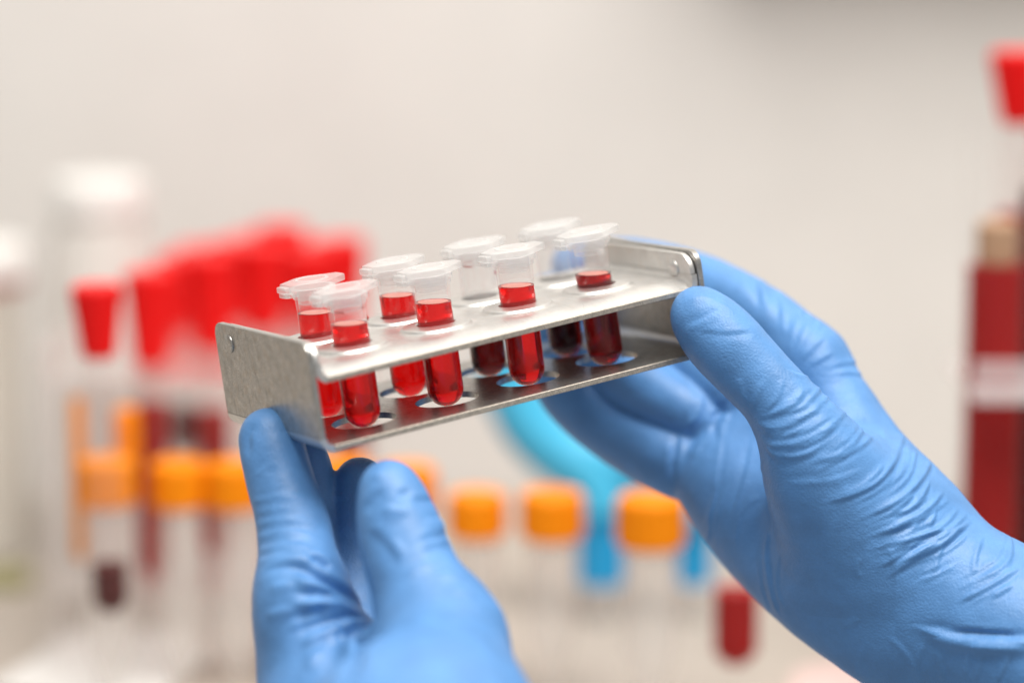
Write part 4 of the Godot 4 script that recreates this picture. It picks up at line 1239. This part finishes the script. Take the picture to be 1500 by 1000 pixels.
	bench_tube("blood_tube", "uncapped tube of dark blood below the palm of the right hand", "blood tube", "", Vector3(0.0833, 0.0106, -1.1198), 0.0087, 0.0727, Vector2(0, -0.00), "tube_wall", [], ["bright_blood", 0.0090, 0.0386])
	bench_tube("blood_tube", "beige-stoppered blood tube at the right edge", "blood tube", "blood tubes in the right rack", Vector3(0.1796, -0.0000, -1.1383), 0.0114, 0.1693, Vector2(0, -0.00), "tube_wall", ["beige_stopper", 0.1678, 0.1846, 0.0073, 0.0073], ["bright_blood", 0.0000, 0.1678])
	bench_tube("blood_tube", "tall red-capped blood tube at the right edge", "blood tube", "blood tubes in the right rack", Vector3(0.1955, 0.0000, -1.1992), 0.0076, 0.2152, Vector2(0, -0.00), "stained_wall", ["red_cap", 0.2137, 0.2421, 0.0060, 0.0109], ["bright_blood", 0.0000, 0.1794])
	bench_tube("blood_tube", "blood tube cut by the right edge of the frame", "blood tube", "blood tubes in the right rack", Vector3(0.2034, 0.0000, -1.1586), 0.0121, 0.2058, Vector2(0, -0.00), "stained_wall", ["red_cap", 0.2043, 0.2354, 0.0069, 0.0100], ["dark_blood", 0.0000, 0.1939])
	bench_tube("clear_tube", "empty clear tube left of the beige-stoppered tube", "clear tube", "", Vector3(0.1773, 0.0000, -1.1789), 0.0046, 0.2205, Vector2(0, -0.00), "tube_wall", [], [])
	var st := thing("clamp_stand", "bright blue two-legged plastic clamp behind the orange-capped tubes", "clamp", Transform3D(Basis.IDENTITY, Vector3(0.0376, 0.0000, -1.2672)))
	var hose_arm := Shape.new()
	hose_arm.hose([Vector3(-0.0418, 0.1104, -0.0023), Vector3(-0.0370, 0.0965, 0.0002), Vector3(-0.0297, 0.0820, 0.0028), Vector3(-0.0192, 0.0714, 0.0046), Vector3(-0.0084, 0.0641, 0.0059), Vector3(-0.0019, 0.0569, 0.0072), Vector3(-0.0005, 0.0457, 0.0091)], 0.0128, 18)
	part("arm", hose_arm, "cyan_rubber", st)
	var hose_branch := Shape.new()
	hose_branch.hose([Vector3(-0.0178, 0.0714, 0.0046), Vector3(-0.0008, 0.0680, 0.0052), Vector3(0.0162, 0.0647, 0.0058), Vector3(0.0298, 0.0591, 0.0068), Vector3(0.0366, 0.0518, 0.0081), Vector3(0.0383, 0.0435, 0.0095)], 0.0112, 18)
	part("branch", hose_branch, "cyan_rubber", st)
	var lg_881 := Shape.new()
	lg_881.lathe([Vector2(0.0, 0.0), Vector2(0.0094, 0.0), Vector2(0.0104, 0.001), Vector2(0.0104, 0.0343), Vector2(0.0, 0.0363)], 24)
	var l_881 := part("leg", lg_881, "blue_cap", st)
	l_881.position = Vector3(-0.0005, 0.0161, 0.0083)
	var ft_881 := Shape.new()
	ft_881.lathe([Vector2(0.0083, -0.0156), Vector2(0.0083, 0.0)], 20)
	part("foot_tube", ft_881, "frosted_tube", l_881)
	var lg_1018 := Shape.new()
	lg_1018.lathe([Vector2(0.0, 0.0), Vector2(0.0068, 0.0), Vector2(0.0078, 0.001), Vector2(0.0078, 0.0343), Vector2(0.0, 0.0363)], 24)
	var l_1018 := part("leg", lg_1018, "blue_cap", st)
	l_1018.position = Vector3(0.0383, 0.0161, 0.0083)
	var ft_1018 := Shape.new()
	ft_1018.lathe([Vector2(0.0062, -0.0156), Vector2(0.0062, 0.0)], 20)
	part("foot_tube", ft_1018, "frosted_tube", l_1018)
	var rk := thing("test_tube_rack", "clear plastic rack full of red-capped tubes", "tube rack", Transform3D(Basis.IDENTITY, Vector3(-0.1175, 0, -1.2925)))
	var upper_shelf := Shape.new()
	upper_shelf.box(Vector3(-0.0626, 0.1131, -0.1075), Vector3(0.0626, 0.1161, 0.1075), 0.0006)
	part("upper_shelf", upper_shelf, "acrylic", rk)
	var lower_shelf := Shape.new()
	lower_shelf.box(Vector3(-0.0626, 0.0300, -0.1075), Vector3(0.0626, 0.0330, 0.1075), 0.0006)
	part("lower_shelf", lower_shelf, "acrylic", rk)
	var base_plate := Shape.new()
	base_plate.box(Vector3(-0.0626, 0.0010, -0.1075), Vector3(0.0626, 0.0040, 0.1075), 0.0006)
	part("base_plate", base_plate, "acrylic", rk)
	var side_a := Shape.new()
	side_a.box(Vector3(-0.0671, 0.001, -0.1075), Vector3(-0.0631, 0.1281, 0.1075), 0.0006)
	part("side_panel", side_a, "acrylic", rk)
	var side_b := Shape.new()
	side_b.box(Vector3(0.0631, 0.001, -0.1075), Vector3(0.0671, 0.1281, 0.1075), 0.0006)
	part("side_panel", side_b, "acrylic", rk)
	var rr := thing("test_tube_rack", "white translucent rack holding blood tubes at the right edge", "tube rack", Transform3D(Basis.IDENTITY, Vector3(0.1960, 0, -1.1298)))
	var band := Shape.new()
	band.box(Vector3(-0.0280, 0.1213, 0.018), Vector3(0.06, 0.1369, 0.021), 0.0006)
	part("shelf_lip", band, "white_translucent", rr)
	var sh := Shape.new()
	sh.box(Vector3(-0.0280, 0.1213, -0.06), Vector3(0.06, 0.1243, 0.0175), 0.0006)
	part("shelf", sh, "white_translucent", rr)
	var sp := Shape.new()
	sp.box(Vector3(0.0605, 0.001, -0.06), Vector3(0.064, 0.1569, 0.021), 0.0006)
	part("side_panel", sp, "white_translucent", rr)
	var bs := Shape.new()
	bs.box(Vector3(-0.0280, 0.001, -0.06), Vector3(0.06, 0.004, 0.021), 0.0006)
	part("base_plate", bs, "white_translucent", rr)
	var j250 := thing("jar", "tall white jar with a white screw lid behind the left rack", "jar", Transform3D(Basis.IDENTITY, Vector3(-0.1845, 0, -1.3778)))
	var jb250 := Shape.new()
	jb250.lathe([Vector2(0, 0.0005), Vector2(0.0228, 0.0005), Vector2(0.0248, 0.003), Vector2(0.0248, 0.1429), Vector2(0.0196, 0.1509), Vector2(0.0196, 0.1549)], 40)
	part("body", jb250, "jar_plastic", j250)
	var jl250 := Shape.new()
	jl250.lathe([Vector2(0, 0.1551), Vector2(0.0211, 0.1551), Vector2(0.0211, 0.1674), Vector2(0.0201, 0.1702), Vector2(0.0171, 0.1714), Vector2(0, 0.1714)], 40)
	part("lid", jl250, "white_plastic", j250)
	var j345 := thing("jar", "grey jar with a pale lid at the left edge of the frame", "jar", Transform3D(Basis.IDENTITY, Vector3(-0.2373, 0, -1.3681)))
	var jb345 := Shape.new()
	jb345.lathe([Vector2(0, 0.0005), Vector2(0.0171, 0.0005), Vector2(0.0191, 0.003), Vector2(0.0191, 0.1164), Vector2(0.0206, 0.1244), Vector2(0.0206, 0.1284)], 40)
	part("body", jb345, "grey_plastic", j345)
	var jl345 := Shape.new()
	jl345.lathe([Vector2(0, 0.1286), Vector2(0.0221, 0.1286), Vector2(0.0221, 0.1398), Vector2(0.0211, 0.1426), Vector2(0.0181, 0.1438), Vector2(0, 0.1438)], 40)
	part("lid", jl345, "white_plastic", j345)
	var jr345 := Shape.new()
	jr345.lathe([Vector2(0.0210, 0.1235), Vector2(0.0210, 0.1284)], 40)
	part("tear_band", jr345, "dark_red_plastic", j345)
	var ol := Shape.new()
	ol.lathe([Vector2(0, 0), Vector2(0.011, 0), Vector2(0.0115, 0.006), Vector2(0.0105, 0.0072), Vector2(0, 0.0074)], 32)
	var oo := part("bottle_cap", ol, "olive_plastic", self)
	oo.position = Vector3(-0.2206, 0.0000, -1.3152)
	tag(oo, "small olive green cap lying at the left edge of the bench", "cap")
	var paper_sheet := Shape.new()
	paper_sheet.slab(PackedVector2Array([Vector2(-0.0475, 0.0354), Vector2(-0.0220, -0.0477), Vector2(0.0183, -0.0435), Vector2(0.0339, -0.0068), Vector2(0.0174, 0.0626)]), 0.0005, 0.0016, 0.0002)
	var paper_sheet_thing := part("paper_sheet", paper_sheet, "paper", self)
	paper_sheet_thing.position = Vector3(-0.1549, 0.0000, -1.1914)
	tag(paper_sheet_thing, "white sheet of paper lying in front of the left rack", "paper")
	var paper_slip := Shape.new()
	paper_slip.slab(PackedVector2Array([Vector2(-0.0151, -0.0121), Vector2(0.0023, -0.0247), Vector2(0.0191, -0.0189), Vector2(0.0163, 0.0278), Vector2(-0.0226, 0.0278)]), 0.0005, 0.0016, 0.0002)
	var paper_slip_thing := part("paper_slip", paper_slip, "pink_paper", self)
	paper_slip_thing.position = Vector3(0.1262, 0.0000, -1.1656)
	tag(paper_slip_thing, "pink paper slip lying below the right palm", "paper")


func _ready() -> void:
	# camera, air, lamps, exposure
	var cam := Camera3D.new()
	cam.name = "camera"
	cam.position = Vector3(0, CAMERA_HEIGHT, 0)
	cam.rotation_degrees = Vector3(PITCH, 0, 0)
	var lens := CameraAttributesPhysical.new()
	lens.frustum_focal_length = 159.4
	lens.exposure_aperture = 4.8
	lens.frustum_focus_distance = FOCUS - 0.003
	lens.frustum_near = 0.05
	lens.frustum_far = 30.0
	cam.attributes = lens
	add_child(cam)
	cam.fov = 12.53
	cam.near = 0.05
	cam.far = 30.0
	cam.current = true
	stage = cam.transform * Transform3D(Basis.IDENTITY, Vector3(0, 0, -FOCUS))
	var env := Environment.new()
	env.background_mode = Environment.BG_COLOR
	env.background_color = lin(0.38, 0.373, 0.36)
	env.tonemap_mode = Environment.TONE_MAPPER_LINEAR
	env.tonemap_exposure = 1.12
	env.sdfgi_enabled = true
	env.ssao_enabled = true
	env.ssil_enabled = true
	var we := WorldEnvironment.new()
	we.name = "environment"
	we.environment = env
	add_child(we)
	make_materials()
	ceiling_lamp(Vector3(0.22, 1.45, -0.62), Vector3(0.1, 0.25, -0.95), Vector2(1.2, 0.8), 2.85, "square ceiling lamp above the bench")
	build_room()
	rack = stage * Transform3D(Basis(Vector3(0.8630, 0.2122, -0.4585), Vector3(-0.1374, 0.9719, 0.1911), Vector3(0.4861, -0.1019, 0.8679)).orthonormalized(), Vector3(-82.9823, -24.6729, -12.0919) * MM)
	build_rack()
	micro_tube(0, 1, 5.6, 6.0, Vector2(0.6, 0.4), "closed micro tube of blood, front row, nearest the left end plate", "blood", 2)
	micro_tube(1, 1, 6.0, 3.0, Vector2(-0.4, -0.3), "closed micro tube of blood, front row, second from the left end plate")
	micro_tube(2, 1, 5.1, 4.0, Vector2(0.3, -0.6), "closed micro tube of blood, front row, third from the left end plate")
	micro_tube(3, 1, 3.3, 0.0, Vector2(0.0, 1.6), "closed micro tube with low blood level, front row, nearest the right thumb", "older_blood")
	micro_tube(0, 0, 6.4, 5.0, Vector2(0.5, -1.0), "closed micro tube of blood, back row, nearest the left end plate")
	micro_tube(1, 0, 5.8, 7.0, Vector2(0.0, -0.5), "closed micro tube of blood, back row, second from the left end plate")
	micro_tube(2, 0, -3.0, 4.0, Vector2(0.4, -0.4), "micro tube with clear neck and red traces, back row, third from the left", "clotted_blood", 3)
	micro_tube(3, 0, -3.5, 3.0, Vector2(-0.3, 0.3), "micro tube with clear neck, back row, at the right end plate", "clotted_blood")
	build_bench()
	right_hand()
	left_hand()


func ceiling_lamp(at: Vector3, to: Vector3, size: Vector2, energy: float, label: String) -> void:
	var turn := Basis.looking_at(to - at, Vector3.FORWARD)
	var o := thing("panel_lamp", label, "lamp", Transform3D(turn, at))
	var s := Shape.new()
	s.box(Vector3(-size.x / 2 - 0.03, -size.y / 2 - 0.03, 0.012), Vector3(size.x / 2 + 0.03, size.y / 2 + 0.03, 0.05), 0.004)
	part("lamp_housing", s, "lamp_housing", o)
	var d := Shape.new()
	d.box(Vector3(-size.x / 2, -size.y / 2, 0.004), Vector3(size.x / 2, size.y / 2, 0.011), 0.001)
	part("lamp_diffuser", d, "lamp_diffuser", o)
	var l := AreaLight3D.new()
	l.name = "lamp_light"
	l.area_size = size
	l.light_energy = energy
	l.light_color = Color(1.0, 0.985, 0.965)
	l.shadow_enabled = true
	o.add_child(l)
